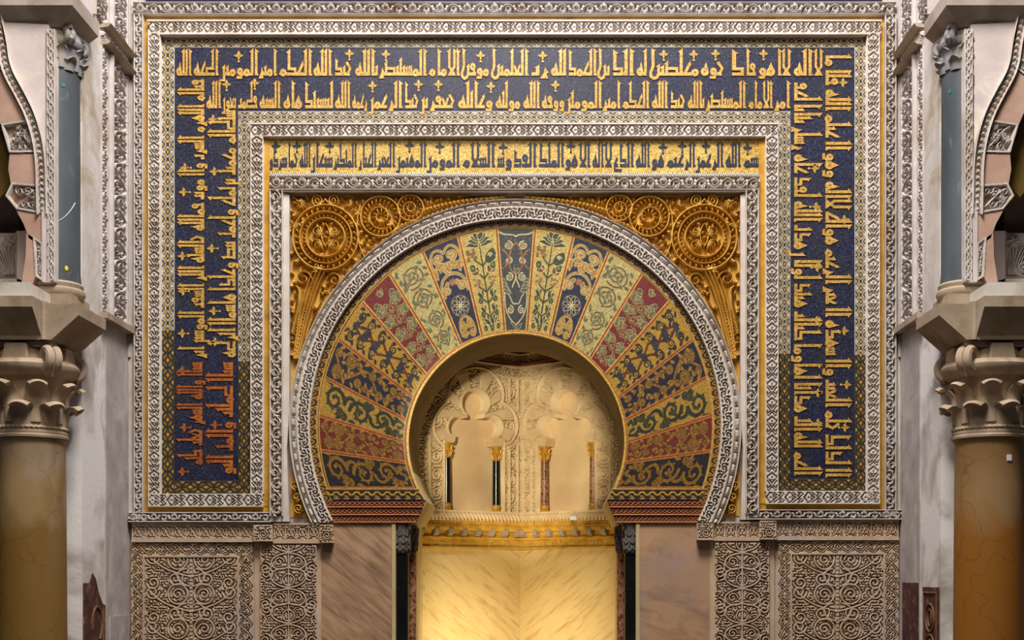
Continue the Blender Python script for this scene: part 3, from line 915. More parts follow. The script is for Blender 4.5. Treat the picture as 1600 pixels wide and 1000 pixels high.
def build_wall():
    # core of masonry with the keyhole
    mb = MB()
    c, r = (807, 690), 170.5
    half = [(807+r*math.sin(a), 690-r*math.cos(a)) for a in np.linspace(0, math.radians(123), 40)]
    tail = [(966, 817), (998, 817), (998, 1320)]
    R_ = [(XU(u), ZV(v)) for u, v in half+tail]
    zt, zb = 7.6, 0.0
    right = [(R_[0][0], zt)] + R_[:-1] + [(R_[-1][0], zb), (3.6, zb), (3.6, zt)]
    L_ = [(XU(2*806-u), ZV(v)) for u, v in half+tail]
    left = [(R_[0][0], zt)] + L_[:-1] + [(L_[-1][0], zb), (-3.6, zb), (-3.6, zt)]
    left[1] = R_[0]
    mb.prism(right, 0.0, .83); mb.prism(left, 0.0, .83)
    o = mb.build('wall_back', M['plaster_grey'])
    setp(o, 'stone core of the mihrab wall behind the carved frames', 'wall', kind='structure')

    # ---- outer vine frame
    t = thing('vine_frame', 'outermost pale carved vine frame running round the whole mihrab front', 'frame', (0, -.07, 3.4))
    y = -.09
    hband('carved_strip', vine_band(1194, 20, 3), 207, 2, y, .05, M['stucco_cool'], t)
    vband('carved_strip', vine_band(793, 15, 4), 208, 22, y, .05, M['stucco_cool'], t)
    vband('carved_strip', vine_band(789, 18, 5), 1383.5, 22, y, .05, M['stucco_cool'], t)
    hband('carved_strip', vine_band(222, 16, 6), 200, 800, y-.002, .05, M['stucco_cool'], t)
    hband('carved_strip', vine_band(238, 16, 7), 1172, 796, y-.002, .05, M['stucco_cool'], t)
    upart('edge_fillet', [ur(201, 0, 208, 815)], -.05, 0, M['stucco_cool'], t); upart('edge_fillet', [ur(1401.5, 0, 1409, 812)], -.05, 0, M['stucco_cool'], t)
    # ---- gilded fillet
    t = thing('gilded_fillet', 'narrow gilded strip between the outer vine frame and the lozenge frame', 'moulding', (0, -.03, 3.4))
    upart('fillet', [ur(222, 22, 1383, 32)], -.045, 0, M['gold'], t)
    upart('fillet', [ur(222, 32, 232, 800)], -.045, 0, M['gold'], t)
    upart('fillet', [ur(1374, 32, 1383.5, 796)], -.045, 0, M['gold'], t)
    upart('fillet', [ur(232, 791, 421, 800)], -.045, 0, M['gold'], t)
    upart('fillet', [ur(1186, 787, 1374, 796)], -.045, 0, M['gold'], t)
    upart('fillet', [ur(410.5, 213, 421, 791)], -.05, 0, M['gold'], t)
    upart('fillet', [ur(1185.5, 213, 1197, 787)], -.05, 0, M['gold'], t)
    # ---- lozenge frame
    t = thing('lozenge_frame', 'pale pierced lozenge frame around the blue inscription on both its edges', 'frame', (0, -.08, 3.4))
    y = -.092; m = M['stucco']
    hband('carved_strip', lozenge_band(1146, 20), 231, 32, y, .035, m, t)
    vband('carved_strip', lozenge_band(740, 19), 231, 52, y, .035, m, t)
    vband('carved_strip', lozenge_band(736, 20), 1355, 52, y, .035, m, t)
    hband('carved_strip', lozenge_band(179, 20.5), 231, 771.5, y-.002, .035, m, t)
    hband('carved_strip', lozenge_band(178, 20.5), 1197.5, 767, y-.002, .035, m, t)
    hband('carved_strip', lozenge_band(825, 20), 391, 193, y, .035, m, t)
    vband('carved_strip', lozenge_band(559, 20), 391, 213, y, .035, m, t)
    vband('carved_strip', lozenge_band(555, 20), 1196.5, 213, y, .035, m, t)
    for q in (ur(229.5, 30.5, 1378, 33), ur(250, 51, 1357, 53.5), ur(391, 191.5, 1217, 194)):
        upart('edge_fillet', [q], y-.008, 0, m, t)

    # ---- blue inscription
    t = thing('blue_inscription', 'dark blue mosaic inscription panel with gold angular letters around three sides', 'inscription panel', (0, -.03, 3.4))
    y = -.035
    upart('mosaic_ground', [[(272, 74), (1336, 74), (1336, 748), (1234, 748), (1234, 174), (373, 174), (373, 751), (272, 751)]], y, 0, M['bluefield'], t)
    def border(L, w, u, v, vert, dim=False):
        f = circle_border(L, w, dim=dim); f.H[:] = 1
        (vband if vert else hband)('circle_border', f, u, v, y-.004, 0.0, M['mosaic'], t, col=f.C)
    border(1102, 21, 252, 53.5, False)
    border(442, 21, 251.5, 74.5, True); border(255, 21, 251.5, 516.5, True, True)
    border(480, 19, 1335.5, 74.5, True); border(213, 19, 1335.5, 554.5, True, True)
    border(99, 20, 272.5, 751, False, True); border(102, 18.5, 1234, 748, False, True)
    border(863, 18.5, 372, 174, False)
    border(372, 19, 372, 192.5, True); border(207, 19, 372, 564.5, True, True)
    border(360, 18, 1217, 192.5, True); border(214, 18, 1217, 552.5, True, True)
    yl = y-.004
    # upper line, read from the right
    row = [('.'.join(['AX']), 1285, 1271), ('ALh', 1269, 1238), ('XA', 1235, 1214), ('qw', 1211, 1184), ('fA', 1181, 1165), ('D', 1163, 1139), ('Ewh', 1133, 1093),
           ('mHLSbN', 1092, 1013), ('Lh', 1011, 993), ('ALD', 990, 954), ('bN', 953, 932), ('ALHmD', 932, 886), ('LLh', 885, 859), ('rb', 857, 828),
           ('ALeLmbN', 825, 766), ('mwfN', 764, 719), ('AXmA.m', 718, 668), ('ALmsbBbSr', 666, 592), ('bALLh', 591, 553), ('Ebd', 551, 521), ('ALLh', 518, 488),
           ('ALHKm', 487, 434), ('Ambr', 432, 404), ('ALmwmbbn', 403, 331), ('AST.Hh', 341, 301), ('ALLh', 299, 274)]
    row[0] = ('X', 1285, 1271)
    row[24] = ('ATHh', 341, 301)
    row[23] = ('ALmwmbn', 403, 344)
    to1 = lambda a, h, yy: W(-a, 118-h, yy)
    neg = lambda R: [(w, -x0, -x1) for w, x0, x1 in R]
    write_line(neg(row), to1, 'lettering', M['goldtile'], M['redtile'], t, yl)
    row2 = [('Amr', 1234, 1209), ('AXmAm', 1207, 1168), ('ALmsbBSr', 1165, 1102), ('bALLh', 1101, 1073), ('Ebd', 1072, 1046), ('ALLh', 1043, 1017), ('ALHKm', 1014, 971),
            ('Ambr', 969, 941), ('ALmwmBn', 940, 884), ('wwfh', 882, 845), ('ALLh', 843, 816), ('mwLBh', 813, 773), ('wHABLh', 770, 714), ('Eefr', 712, 671), ('bn', 669, 656), ('EbD', 655, 631),
            ('ALr', 628, 606), ('Hmn', 605, 576), ('rHmh', 574, 549), ('ALLh', 547, 522), ('LbsbBD', 521, 474), ('qAh', 472, 441), ('ALsbh', 438, 404), ('fTmb', 402, 371), ('bewn', 369, 347), ('ALLh', 345, 321)]
    row2[24] = ('bewn', 369, 347)
    to2 = lambda a, h, yy: W(-a, 169-h, yy)
    write_line(neg(row2), to2, 'lettering', M['goldtile'], M['redtile'], t, yl, 42)
    # right leg: read upwards, line on the left
    ro = spread(['AL', 'LdLK', 'ELm', 'ALebb', 'wAL', 'sqdh', 'AL', 'ebr', 'ALrHbm', 'qwALH', 'XALh', 'wqw', 'AL', 'HbLm', 'ALLh', 'fLA', 'mL'], -745, -84, 4)
    ri = spread(['ALHm', 'LLhALB', 'qdABA', 'LqAwmA', 'KbALb', 'qbBd', 'LwLA', 'n.qdB', 'ALLh', 'Lfd', 'HAh', 'rsLr', 'bBAbA', 'LHf'], -742, -128, 4)
    toR = lambda b: (lambda a, h, yy: W(b+h, -a, yy))
    write_line(ro, toR(1290), 'lettering', M['goldtile'], M['redtile'], t, yl, 40)
    write_line(ri, toR(1241), 'lettering', M['goldtile'], M['redtile'], t, yl, 43)
    # left leg: read downwards, line on the right; the foot is repaired in orange red
    lo = spread(['fbALm', 'ALLqrm', 'ALsrb', 'wAL', 'mwbb', 'fmALLh', 'EALsBh', 'ALLr', 'ALsfb', 'ALmwsbn', 'Abr'], 124, 560, 4)
    li = spread(['sBTALm', 'mHmbB', 'bnBmLH', 'wAHmB', 'bbS', 'wHLdA', 'qAsmAL', 'ABrTh'], 172, 560, 4)
    lo2 = spread(['sbAL', 'wALLh', 'ALsqr', 'EeLb', 'KBm'], 566, 728, 5); li2 = spread(['sbAL', 'TmLBb', 'wALmB', 'ALbw'], 566, 742, 5)
    toL = lambda b: (lambda a, h, yy: W(b-h, a, yy))
    write_line(lo, toL(319), 'lettering', M['goldtile'], M['redtile'], t, yl, 41)
    write_line(li, toL(368), 'lettering', M['goldtile'], M['redtile'], t, yl, 43)
    setp(write_line(lo2, toL(316), 'lettering', M['rusttile'], M['redtile'], t, yl, 40), 'orange red letters at the foot of the left side')
    setp(write_line(li2, toL(364), 'lettering', M['rusttile'], M['redtile'], t, yl, 42), 'orange red letters at the foot of the left side')
    def fl(u, v, tf, k=1.0, mat='goldtile', om='redtile', yy=yl, par=t):
        mb = MB(); sh = fleuron_shapes(k)
        place(sh, lambda a, h, y_: tf(u, v, a, h, y_), mb, yy-.0015)
        mb.build('fleuron', M[mat], par, loc=W(u, v, yy))
    up = lambda u, v, a, h, y_: W(u+a, v-h, y_)
    rt = lambda u, v, a, h, y_: W(u+h, v+a, y_)
    lf = lambda u, v, a, h, y_: W(u-h, v+a, y_)
    for u, v in ((1084, 86), (1118, 85), (1193, 85), (1037, 86), (848, 88), (751, 88), (603, 86), (546, 85), (373, 88), (868, 134), (767, 136), (685, 133), (654, 133), (582, 135), (398, 131), (354, 133)): fl(u, v, up)
    for u, v in ((1316, 129), (1318, 343), (1318, 517), (1322, 601), (1319, 668)): fl(u, v, rt)
    for u, v in ((1272, 263), (1274, 323), (1276, 418), (1275, 501), (1277, 614), (1277, 661)): fl(u, v, rt)
    for u, v in ((290, 262), (288, 300), (286, 400), (287, 455), (286, 521)): fl(u, v, lf)
    for u, v in ((334, 186), (336, 268), (332, 388), (335, 486), (337, 534)): fl(u, v, lf)
    for u, v in ((286, 579), (289, 668), (286, 737), (337, 664)): fl(u, v, lf, 1.0, 'rusttile')

    # ---- gold inscription
    t = thing('gold_inscription', 'gold mosaic strip with one line of navy angular letters above the arch', 'inscription panel', (0, -.04, 5.0))
    y = -.045
    upart('mosaic_ground', [ur(411, 212, 1197, 273.5)], y, 0, M['goldfield'], t)
    def checker(u0, v0, L, w, vert):
        f = Field(L, w, bg=(230, 224, 212)); f.H[:] = 1
        ij = (np.floor(f.X/1.7)+np.floor(f.Y/(w/2+.01))) % 2
        f.C[ij < 1] = lin((44, 42, 46))
        (vband if vert else hband)('checker_border', f, u0, v0, y-.003, 0, M['checker'], t, col=f.C)
    checker(411, 211.8, 785, 3.4, False); checker(421, 270.4, 765, 3.4, False); checker(411.5, 215, 56, 2.6, True); checker(1191.5, 215, 56, 2.6, True)
    row = [('bsm', 1189, 1160), ('ALLh', 1157, 1132), ('ALr', 1130, 1112), ('Hmn', 1111, 1087), ('ALr', 1086, 1069), ('Hbm', 1068, 1040), ('qw', 1038, 1017), ('ALLh', 1015, 992), ('ALDy', 990, 957),
           ('X', 956, 944), ('ALh', 943, 924), ('AX', 922, 904), ('qw', 903, 882), ('ALmLK', 881, 841), ('ALfdws', 838, 776), ('ALsXm', 773, 721), ('ALmwmn', 718, 667), ('ALmqbmn', 666, 619),
           ('ALebr', 617, 589), ('ALHbAr', 588, 560), ('ALmBKbr', 557, 521), ('sbHAn', 520, 486), ('ALLh', 485, 467), ('EmA', 466, 450), ('bsrKwn', 449, 416)]
    write_line(neg(row), lambda a, h, yy: W(-a, 260.5-h, yy), 'lettering', M['navytile'], None, t, y-.003, 38)
    for u, v in ((1168, 232), (1103, 229), (1066, 229), (1036, 231), (892, 229), (786, 231), (687, 230), (640, 228), (515, 229), (464, 229), (431, 229)):
        fl(u, v, up, 1.0, 'navytile', None, y-.003, t)

    # ---- alfiz moulding and its cornice
    t = thing('alfiz_moulding', 'pale carved scroll moulding squaring off the horseshoe arch', 'moulding', (0, -.09, 3.4))
    y = -.11; m = M['stucco']
    hband('carved_strip', vine_band(767, 23, 11, 40), 420.5, 273.5, y, .055, m, t)
    vband('carved_strip', vine_band(510, 21, 12, 40), 420.5, 296.5, y, .055, m, t)
    vband('carved_strip', vine_band(506, 21, 13, 40), 1165.5, 296.5, y, .055, m, t)
    upart('plain_edge', [[(441, 297), (449, 304), (452, 304), (452, 640), (448, 700), (452, 815), (420, 815), (420, 806), (441, 806)]], -.075, 0, m, t)
    upart('plain_edge', [[(1166, 297), (1160, 304), (1157, 304), (1157, 640), (1161, 700), (1157, 812), (1189, 812), (1189, 803), (1166, 803)]], -.075, 0, m, t)
    upart('cornice', [ur(441, 296, 1166, 299)], -.10, 0, M['stucco_cool'], t)
    upart('cornice', [ur(446, 299, 1162, 306)], -.05, 0, M['impost'], t)

    # ---- archivolt
    t = thing('archivolt', 'pale stucco archivolt with bead moulding and leaf ring around the mosaic arch', 'archivolt', (0, -.07, 3.3))
    cu, cv = EXT
    def ringmap(r_of, a0, y0):
        k = flatmap(y0)
        return lambda X, Y: k(cu+np.sin((a0+X)/330.0)*r_of(Y), cv-np.cos((a0+X)/330.0)*r_of(Y))
    amax = math.radians(117.5)*330
    f = Field(2*amax, 19, fill=1.0); n = int(2*amax/13); p = 2*amax/n
    for k in range(n+1):
        x = k*p; s_ = 1 if k % 2 else -1
        f.cut(spiral(x, 9.5+s_*1.5, 3.6, .8, PI/2*s_, s_, .5, 12), 1.15, .9)
        f.cut([(x+p*.5, 9.5-5.5*s_), (x+p*.42, 9.5-1*s_)], 1.9, .8); f.cut([(x+p*.2, 9.5+6*s_), (x+p*.6, 9.5+5*s_)], 1.3, .8); f.cut([(x-p*.15, 9.5-6.2*s_), (x+p*.15, 9.5-5*s_)], 1.3, .7)
        f.cut([(x+p*.5, 9.5+1.5*s_), (x+p*.75, 9.5+2.5*s_)], 1.0, .7)
    am = amax
    vm = (EXT[1]-np.cos((-am+f.X)/330.0)*(322.5+f.Y)) < 816.5
    relief('leaf_ring', f, ringmap(lambda Y: 322.5+Y, -amax, -.08), -.08, .05, M['stucco'], t, mask=vm)
    f = Field(2*amax, 13)
    f.H[:] = .0
    n = int(2*amax/17); p = 2*amax/n
    for k in range(n):
        x = (k+.5)*p
        f.raise_([(x-3.2, 6.5), (x+3.2, 6.5)], 3.0, val=1, bw=3)
        for q in (5.6, 8.0): f.raise_([(x+q, 4.6), (x+q, 8.4)], .9, val=.9)
    f.raise_([(0, .9), (2*amax, .9)], 1.3, val=.9); f.raise_([(0, 11.9), (2*amax, 11.9)], 1.4, val=1)
    vm = (EXT[1]-np.cos((-am+f.X)/330.0)*(341.5+f.Y)) < 816.5
    relief('bead_moulding', f, ringmap(lambda Y: 341.5+Y, -amax, -.09), -.09, .045, M['stucco'], t, mask=vm)

    # ---- mosaic arch: 19 wedges
    t = thing('mosaic_arch', 'horseshoe arch of patterned mosaic wedges in gold, navy, green and red', 'arch', (0, -.02, 3.0))
    jo = [4.46, 13.35, 22.5, 31.7, 41.2, 52.0, 62.4, 72.4, 82.2]
    y = -.03
    def hit(ang, cc, r):
        """distance along the joint from CJ to a circle"""
        dx, dy = math.sin(ang), -math.cos(ang)
        fx, fy = CJ[0]-cc[0], CJ[1]-cc[1]
        b = fx*dx+fy*dy; c_ = fx*fx+fy*fy-r*r
        return -b+math.sqrt(b*b-c_)
    rin, rout = ARC[2]+3.5, 309.5
    names = {0: 'grey', 1: 'tree', 2: 'navy', 3: 'pale', 4: 'red', 5: 'vine', 6: 'flower', 7: 'green', 8: 'redgold', 9: 'darkgold'}
    words_ = {'grey': 'grey green wedge with ivory tracery', 'tree': 'pale gold wedge with a flowering tree', 'navy': 'navy wedge with gold palmettes', 'pale': 'pale gold wedge with leafy spirals',
              'red': 'dark red wedge with green outlined leaves', 'vine': 'gold wedge with dark twisting vine', 'flower': 'navy wedge with orange gold flowers', 'green': 'gold wedge with dark green acanthus scroll',
              'redgold': 'red wedge with dense gold flowers', 'darkgold': 'dark wedge with broad gold acanthus scroll'}
    cache = {}
    for k in range(-9, 10):
        ak = abs(k); sg = 1 if k >= 0 else -1
        st = names[ak]
        if st not in cache: cache[st] = scroll_tiles(st, 40+ak)
        f = cache[st]
        if ak == 9:
            a = math.radians(82.2)
            def ends(r, cc):
                q = hit(a, cc, r); p0 = (CJ[0]+math.sin(a)*q, CJ[1]-math.cos(a)*q)
                dv = 763.0-cc[1]; p1 = (cc[0]+math.sqrt(r*r-dv*dv), 763.0)
                return p0, p1
        else:
            a0 = math.radians(jo[ak-1] if ak else -4.46); a1 = math.radians(jo[ak])
            def ends(r, cc, a0=a0, a1=a1):
                out = []
                for a in (a0, a1):
                    q = hit(a, cc, r); out.append((CJ[0]+math.sin(a)*q, CJ[1]-math.cos(a)*q))
                return out
        s = (f.X/f.w+.5)
        if k < 0: s = 1-s
        tt = f.Y/f.h
        def pt(r, cc, s):
            p0, p1 = ends(r, cc)
            b0 = math.atan2(p0[0]-cc[0], cc[1]-p0[1]); b1 = math.atan2(p1[0]-cc[0], cc[1]-p1[1])
            b = b0+(b1-b0)*s
            return cc[0]+np.sin(b)*r, cc[1]-np.cos(b)*r
        iu, iv = pt(rin, ARC[:2], s); ou, ov = pt(rout, EXT, s)
        U = iu+(ou-iu)*tt; V = iv+(ov-iv)*tt
        if k < 0: U = 2*CJ[0]-U
        # fillets along the joints
        C = f.C.copy()
        wloc = np.abs(pt(rin, ARC[:2], np.array(1.0))[0]-0)  # noqa
        span = np.hypot(U[:, -1]-U[:, 0], V[:, -1]-V[:, 0])[:, None]
        ed = np.minimum(s, 1-s)*span
        tl = np.hypot(ou-iu, ov-iv)*np.minimum(tt, 1-tt)
        for thr, cc_ in ((3.0, (206, 170, 84) if ak < 5 else (176, 122, 50)), (1.3, (138, 66, 44))):
            m_ = np.clip((thr-ed)/.6+.5, 0, 1)[..., None]; C = C*(1-m_)+np.array(lin(cc_))*m_
        m_ = np.clip((2.2-tl)/.6+.5, 0, 1)[..., None]; C = C*(1-m_)+np.array(lin((180, 132, 60)))*m_
        kk = flatmap(y)
        px, pz = kk(U, V)
        o = gridmesh('wedge', np.stack([px, np.full_like(px, y), pz], -1), M['mosaic'], t, None, C)
        side = 'at the crown' if k == 0 else ('%s from the crown on the %s' % (['', 'first', 'second', 'third', 'fourth', 'fifth', 'sixth', 'seventh', 'eighth', 'lowest'][ak], 'right' if k > 0 else 'left'))
        o['label'] = words_[st]+', '+side
    # outer and inner borders of the arch
    n = 1100
    f = Field(2*math.radians(112.5)*316, 14, bg=(70, 56, 40)); f.H[:] = 1
    Lr = f.w; q = 15.0; nq = int(Lr/q); q = Lr/nq
    for k in range(nq):
        x = k*q
        mid = abs(x/Lr-.5)
        lc = (206, 190, 150) if mid < .22 else (182, 138, 52)
        fc = (108, 62, 46) if mid < .22 else (52, 40, 30)
        f.paint([(x+2.5, 9.5), (x+5, 4.2), (x+10, 4.2), (x+12.5, 9.5)], 1.7, fc, line=lc, lw=1.0)
        f.paint([(x+12.5, 3.2), (x+17.5, 3.2)], .8, lc); f.paint([(x+12.5, 10.6), (x+17.5, 10.6)], .9, (124, 110, 66) if mid < .22 else (150, 108, 40))
    for yy in (.8, 13.2): f.paint([(0, yy), (Lr, yy)], .9, (196, 160, 84) if True else 0, line=(120, 60, 40), lw=.7)
    k_ = flatmap(y-.003)
    relief('outer_border', f, lambda X, Y: k_(EXT[0]+np.sin((X-Lr/2)/316)*(309+Y), EXT[1]-np.cos((X-Lr/2)/316)*(309+Y)), y-.003, 0, M['mosaic'], t, col=f.C)
    f = Field(2*math.radians(122.5)*170, 5.0, bg=(204, 164, 78)); f.H[:] = 1
    Li = f.w
    f.paint([(0, 4.2), (Li, 4.2)], .7, (132, 64, 40))
    relief('inner_border', f, lambda X, Y: k_(ARC[0]+np.sin((X-Li/2)/170)*(168.6+Y), ARC[1]-np.cos((X-Li/2)/170)*(168.6+Y)), y-.003, 0, M['mosaic'], t, col=f.C, back=.0)
    for sg in (-1, 1):
        u0, u1 = (503, 663) if sg < 0 else (949, 1108)
        f = Field(u1-u0, 19, bg=(54, 42, 30), x0=u0); f.H[:] = 1
        for k in range(11):
            x = u0+k*16
            f.paint([(x, 10), (x+4, 6), (x+9, 6), (x+12, 10), (x+16, 10)], 1.0, (196, 156, 66)); f.paint([(x+4, 12), (x+8, 13.5)], 1.2, (168, 124, 50))
            f.paint([(x+3, 16), (x+10, 16)], .9, (150, 140, 120))
        f.paint([(u0, 1), (u1, 1)], 1.0, (186, 140, 60))
        ml = (lambda X, Y: X > 507+Y*.62) if sg < 0 else (lambda X, Y: X < 1105-Y*.62)
        mi = (lambda X, Y: X < 654+Y*.5) if sg < 0 else (lambda X, Y: X > 958-Y*.5)
        relief('lower_border', f, lambda X, Y: k_(X, 763+Y), y-.004, 0, M['mosaic'], t, col=f.C, mask=ml(f.X, f.Y) & mi(f.X, f.Y))
    # ---- red impost friezes under the arch ends
    for sg in (-1, 1):
        t = thing('impost_frieze', 'red and gold carved impost band under the %s end of the mosaic arch' % ('left' if sg < 0 else 'right'), 'frieze', (XU(580 if sg < 0 else 1028), -.03, ZV(799)))
        u0, u1 = (506, 666) if sg < 0 else (946, 1107)
        f = Field(u1-u0, 35, fill=.2)
        rng = random.Random(5)
        for yy, hh in ((0, 9), (12, 9), (24, 9)):
            n_ = 20
            for k in range(n_):
                x = (k+.5)*(u1-u0)/n_
                f.raise_(arc(x, yy+5, 2.6, 0, 5.2, 12), .9, val=.75); f.raise_(leafpts(x+3, yy+7, -1.2, 5), 1.0, val=.7, prof='leaf')
        for yy in (10.3, 22.4, 34): f.raise_([(0, yy), (u1-u0, yy)], 1.6, val=1, bw=1)
        C = np.where((f.H > .5)[..., None], np.array(lin((164, 110, 58))), np.array(lin((112, 46, 34))))
        k2 = flatmap(-.045)
        def mp(X, Y, sg=sg, u0=u0, u1=u1):
            fr = (X)/(u1-u0)
            a = (512+Y*.22 if sg < 0 else 950) ; 
            L0 = 506+Y*.42 if sg < 0 else 949+(-Y*-.38 if False else Y*.42)
            R0 = 664-Y*.40 if sg < 0 else 1107-Y*.36
            return k2(L0+(R0-L0)*fr, 782+Y)
        relief('relief', f, mp, -.045, .02, M['mosaic'], t, col=C)

    # ---- gilded spandrels
    build_spandrels()
    # ---- soffit of the opening
    t = thing('arch_soffit', 'dark ochre underside of the horseshoe opening, springing from beige impost blocks', 'arch soffit', (0, .4, 2.9))
    a1 = math.radians(106)
    def strip(name, pts, mat):
        mb = MB(); vs = []; fs = []; n = len(pts)
        for yy in (-.028, .83):
            for u, v in pts: vs.append((XU(u), yy, ZV(v)))
        for u, v, r_ in [(u, v, 0) for u, v in pts]: pass
        fs = [(i, i+1, n+i+1, n+i) for i in range(n-1)]
        mb.add(vs, fs); return mb.build(name, mat, t, sm=True)
    P = [(807+169*math.sin(a), 690-169*math.cos(a)) for a in np.linspace(-a1, a1, 90)]
    strip('soffit', P, M['soffit'])
    for sg in (-1, 1):
        Q = [(807+sg*169*math.sin(a), 690-169*math.cos(a)) for a in np.linspace(a1, math.radians(123.4), 12)]
        strip('springer', Q, M['jamb'])
        mb = MB()
        q0 = Q[-1]
        poly = [q0, (q0[0], 785), (807+sg*157, 817), (807+sg*195, 817), (807+sg*195, 783)]
        mb.uprism(poly, -.02, .83); mb.build('impost_block', M['jamb'], t)

def build_spandrels():
    w0, h0 = 354.0, 505.0
    f = Field(w0, h0, 0.7, 451, 304)
    R = f.raise_
    f.H[:] = .12
    def rosette(cx, cy, r, n=9, ln=None, rr=1.9, a0=0.0):
        for j in range(n):
            a = a0+2*PI*j/n
            R(leafpts(cx+r*.25*math.cos(a), cy+r*.25*math.sin(a), a, (ln or r*.8), .35), rr, val=.9, prof='leaf', bw=1.3)
    def leafy(pts, ln=9, step=2, s=1, r=1.7, ang=.75):
        for i in range(1, len(pts)-1, step):
            a = math.atan2(pts[i+1][1]-pts[i-1][1], pts[i+1][0]-pts[i-1][0])
            R(leafpts(pts[i][0], pts[i][1], a+s*ang, ln, .5*s), r, val=.85, prof='leaf', bw=1.3)
    cx, cy = 508, 370
    # medallion
    for r, rr in ((51, 2.0), (40.5, 1.7), (30, 1.8)): R(arc(cx, cy, r, 0, 2*PI, 90), rr, val=1, bw=1.3)
    for j in range(34):
        a = 2*PI*j/34
        R([(cx+35.2*math.cos(a), cy+35.2*math.sin(a))]*2, 2.1, val=.85, bw=2.1)
    for j in range(30):
        a = 2*PI*j/30
        R(leafpts(cx+42.5*math.cos(a), cy+42.5*math.sin(a), a+.9, 8.5, .6), 1.9, val=.9, prof='leaf', bw=1.2)
    for sg in (-1, 1):
        R(bez((cx, cy-22), (cx+sg*9, cy-10), (cx+sg*8, cy+4), (cx, cy+14)), 1.2, val=1)
        R(spiral(cx+sg*14, cy-10, 8, 1.3, 0, sg, .2), 1.3, val=.9); R(spiral(cx+sg*14, cy+10, 8, 1.3, PI, -sg, .2), 1.3, val=.9)
        for j in range(6): R(leafpts(cx+sg*5, cy+8, PI/2-sg*(-.2+.42*j), 15, .4*sg), 1.9, val=.95, prof='leaf', bw=1.3)
        for j in range(5): R(leafpts(cx+sg*4, cy-6, -PI/2+sg*(.2+.4*j), 16, -.4*sg), 1.9, val=.95, prof='leaf', bw=1.3)
        # ogee tip and curls
        R(bez((cx+sg*36, cy-36), (cx+sg*22, cy-50), (cx+sg*6, cy-48), (cx, cy-60)), 1.8, val=1, bw=1.2)
        R(spiral(cx+sg*12, cy-58, 10, 1.8, PI/2, -sg, .15), 1.6, val=1, bw=1.2); rosette(cx+sg*12, cy-58, 5, 6, 4, 1.0)
    # corner sprigs
    for (x, y, a) in ((468, 316, 0), (458, 332, 1.2), (470, 344, .6), (545, 316, .4), (556, 330, 1.0), (460, 350, 1.4), (548, 345, 1.2), (462, 404, 1.2), (466, 424, .4), (556, 402, 2.0)):
        for j in range(6): R(leafpts(x, y, a+(j-2.5)*.5, 10, .4), 1.7, val=.85, prof='leaf', bw=1.2)
    rosette(470, 318, 8, 9, 8)
    # two roundels along the extrados
    for x, y, r in ((594, 337, 31), (641, 324, 20)):
        R(arc(x, y, r, 0, 2*PI, 60), 1.7, val=1, bw=1.1)
        R(spiral(x, y, r*.72, 1.5, .6, 1, .25), 1.5, val=.9, bw=1.1)
        for j in range(int(r*.75)):
            a = 2*PI*j/int(r*.75)
            R(leafpts(x+r*.66*math.cos(a), y+r*.66*math.sin(a), a+.7, r*.34, .5), 1.7, val=.9, prof='leaf', bw=1.1)
        rosette(x, y, r*.5, 10, r*.42, 1.7)
    for p in (bez((562, 320), (552, 360), (560, 390), (575, 410)), bez((566, 392), (556, 410), (548, 424), (540, 440)), bez((612, 366), (622, 352), (634, 346), (655, 344))):
        R(p, 1.5, val=1, bw=1.1); leafy(p, 9, 2, 1); leafy(p, 9, 2, -1)
    p = bez((655, 330), (690, 316), (730, 309), (790, 306), 40)
    R(p, 1.2, val=.95); leafy(p, 11, 2, 1, 1.8, .6); leafy(p, 9, 2, -1, 1.6, .6)
    p = bez((655, 344), (690, 326), (720, 318), (780, 309), 30); leafy(p, 8, 2, -1)
    # stalk of the medallion running down between half palmettes
    for dx in (-9, -3, 3, 9):
        q = bez((497+dx, 424), (484+dx, 450), (472+dx*.8, 490), (462+dx*.4, 560)); R(q, 1.35, val=1, bw=1.0)
    q = bez((497, 424), (484, 450), (472, 490), (462, 560), 60)
    for i in range(0, 60, 2): R([tuple(q[i])]*2, 1.4, val=.8)
    for j in range(7): R(leafpts(498, 424, -PI/2+(j-3)*.45, 16, .3), 2.0, val=.95, prof='leaf', bw=1.3)
    R(spiral(473, 434, 13, 1.4, 0, -1, .2), 1.6, val=1); R(spiral(522, 436, 12, 1.4, PI, 1, .2), 1.6, val=1)
    for pts in (bez((462, 446), (478, 458), (462, 486), (456, 520), 26), bez((527, 448), (512, 462), (498, 490), (482, 540), 26), bez((520, 452), (500, 480), (490, 500), (474, 560), 26)):
        R(pts, 1.6, val=1, bw=1.1); leafy(pts, 12, 1, 1, 1.7, .9); leafy(pts, 10, 1, -1, 1.6, .8)
    # lower slivers
    for y in (758, 776, 794):
        R(spiral(461+(y-758)*.12, y, 7, 1.4, PI/2, 1 if y != 776 else -1, .2), 1.6, val=1, bw=1.1)
        for j in range(4): R(leafpts(456+(y-758)*.25, y+5, j*.8-1.5, 8, .5), 1.5, val=.9, prof='leaf', bw=1.1)
    rng = random.Random(77)
    for _ in range(2600):
        x, y = rng.uniform(453, 800), rng.uniform(306, 560)
        if math.hypot(x-EXT[0], y-EXT[1]) < 352: continue
        i, j = int((x-f.x[0])/f.dx), int((y-f.y[0])/f.dy)
        if i < 3 or j < 3 or i > f.nx-4 or j > f.ny-4 or f.H[j-3:j+4, i-3:i+4].max() > .3: continue
        a = rng.uniform(0, 6.3)
        for q in (-.7, 0, .7): R(leafpts(x-3*math.cos(a), y-3*math.sin(a), a+q, 6.5, .4), 1.35, val=.8, prof='leaf', bw=1.0)
    f.H = np.where(f.H <= .13, 0.0, f.H)
    d = np.hypot(f.X-EXT[0], f.Y-EXT[1])
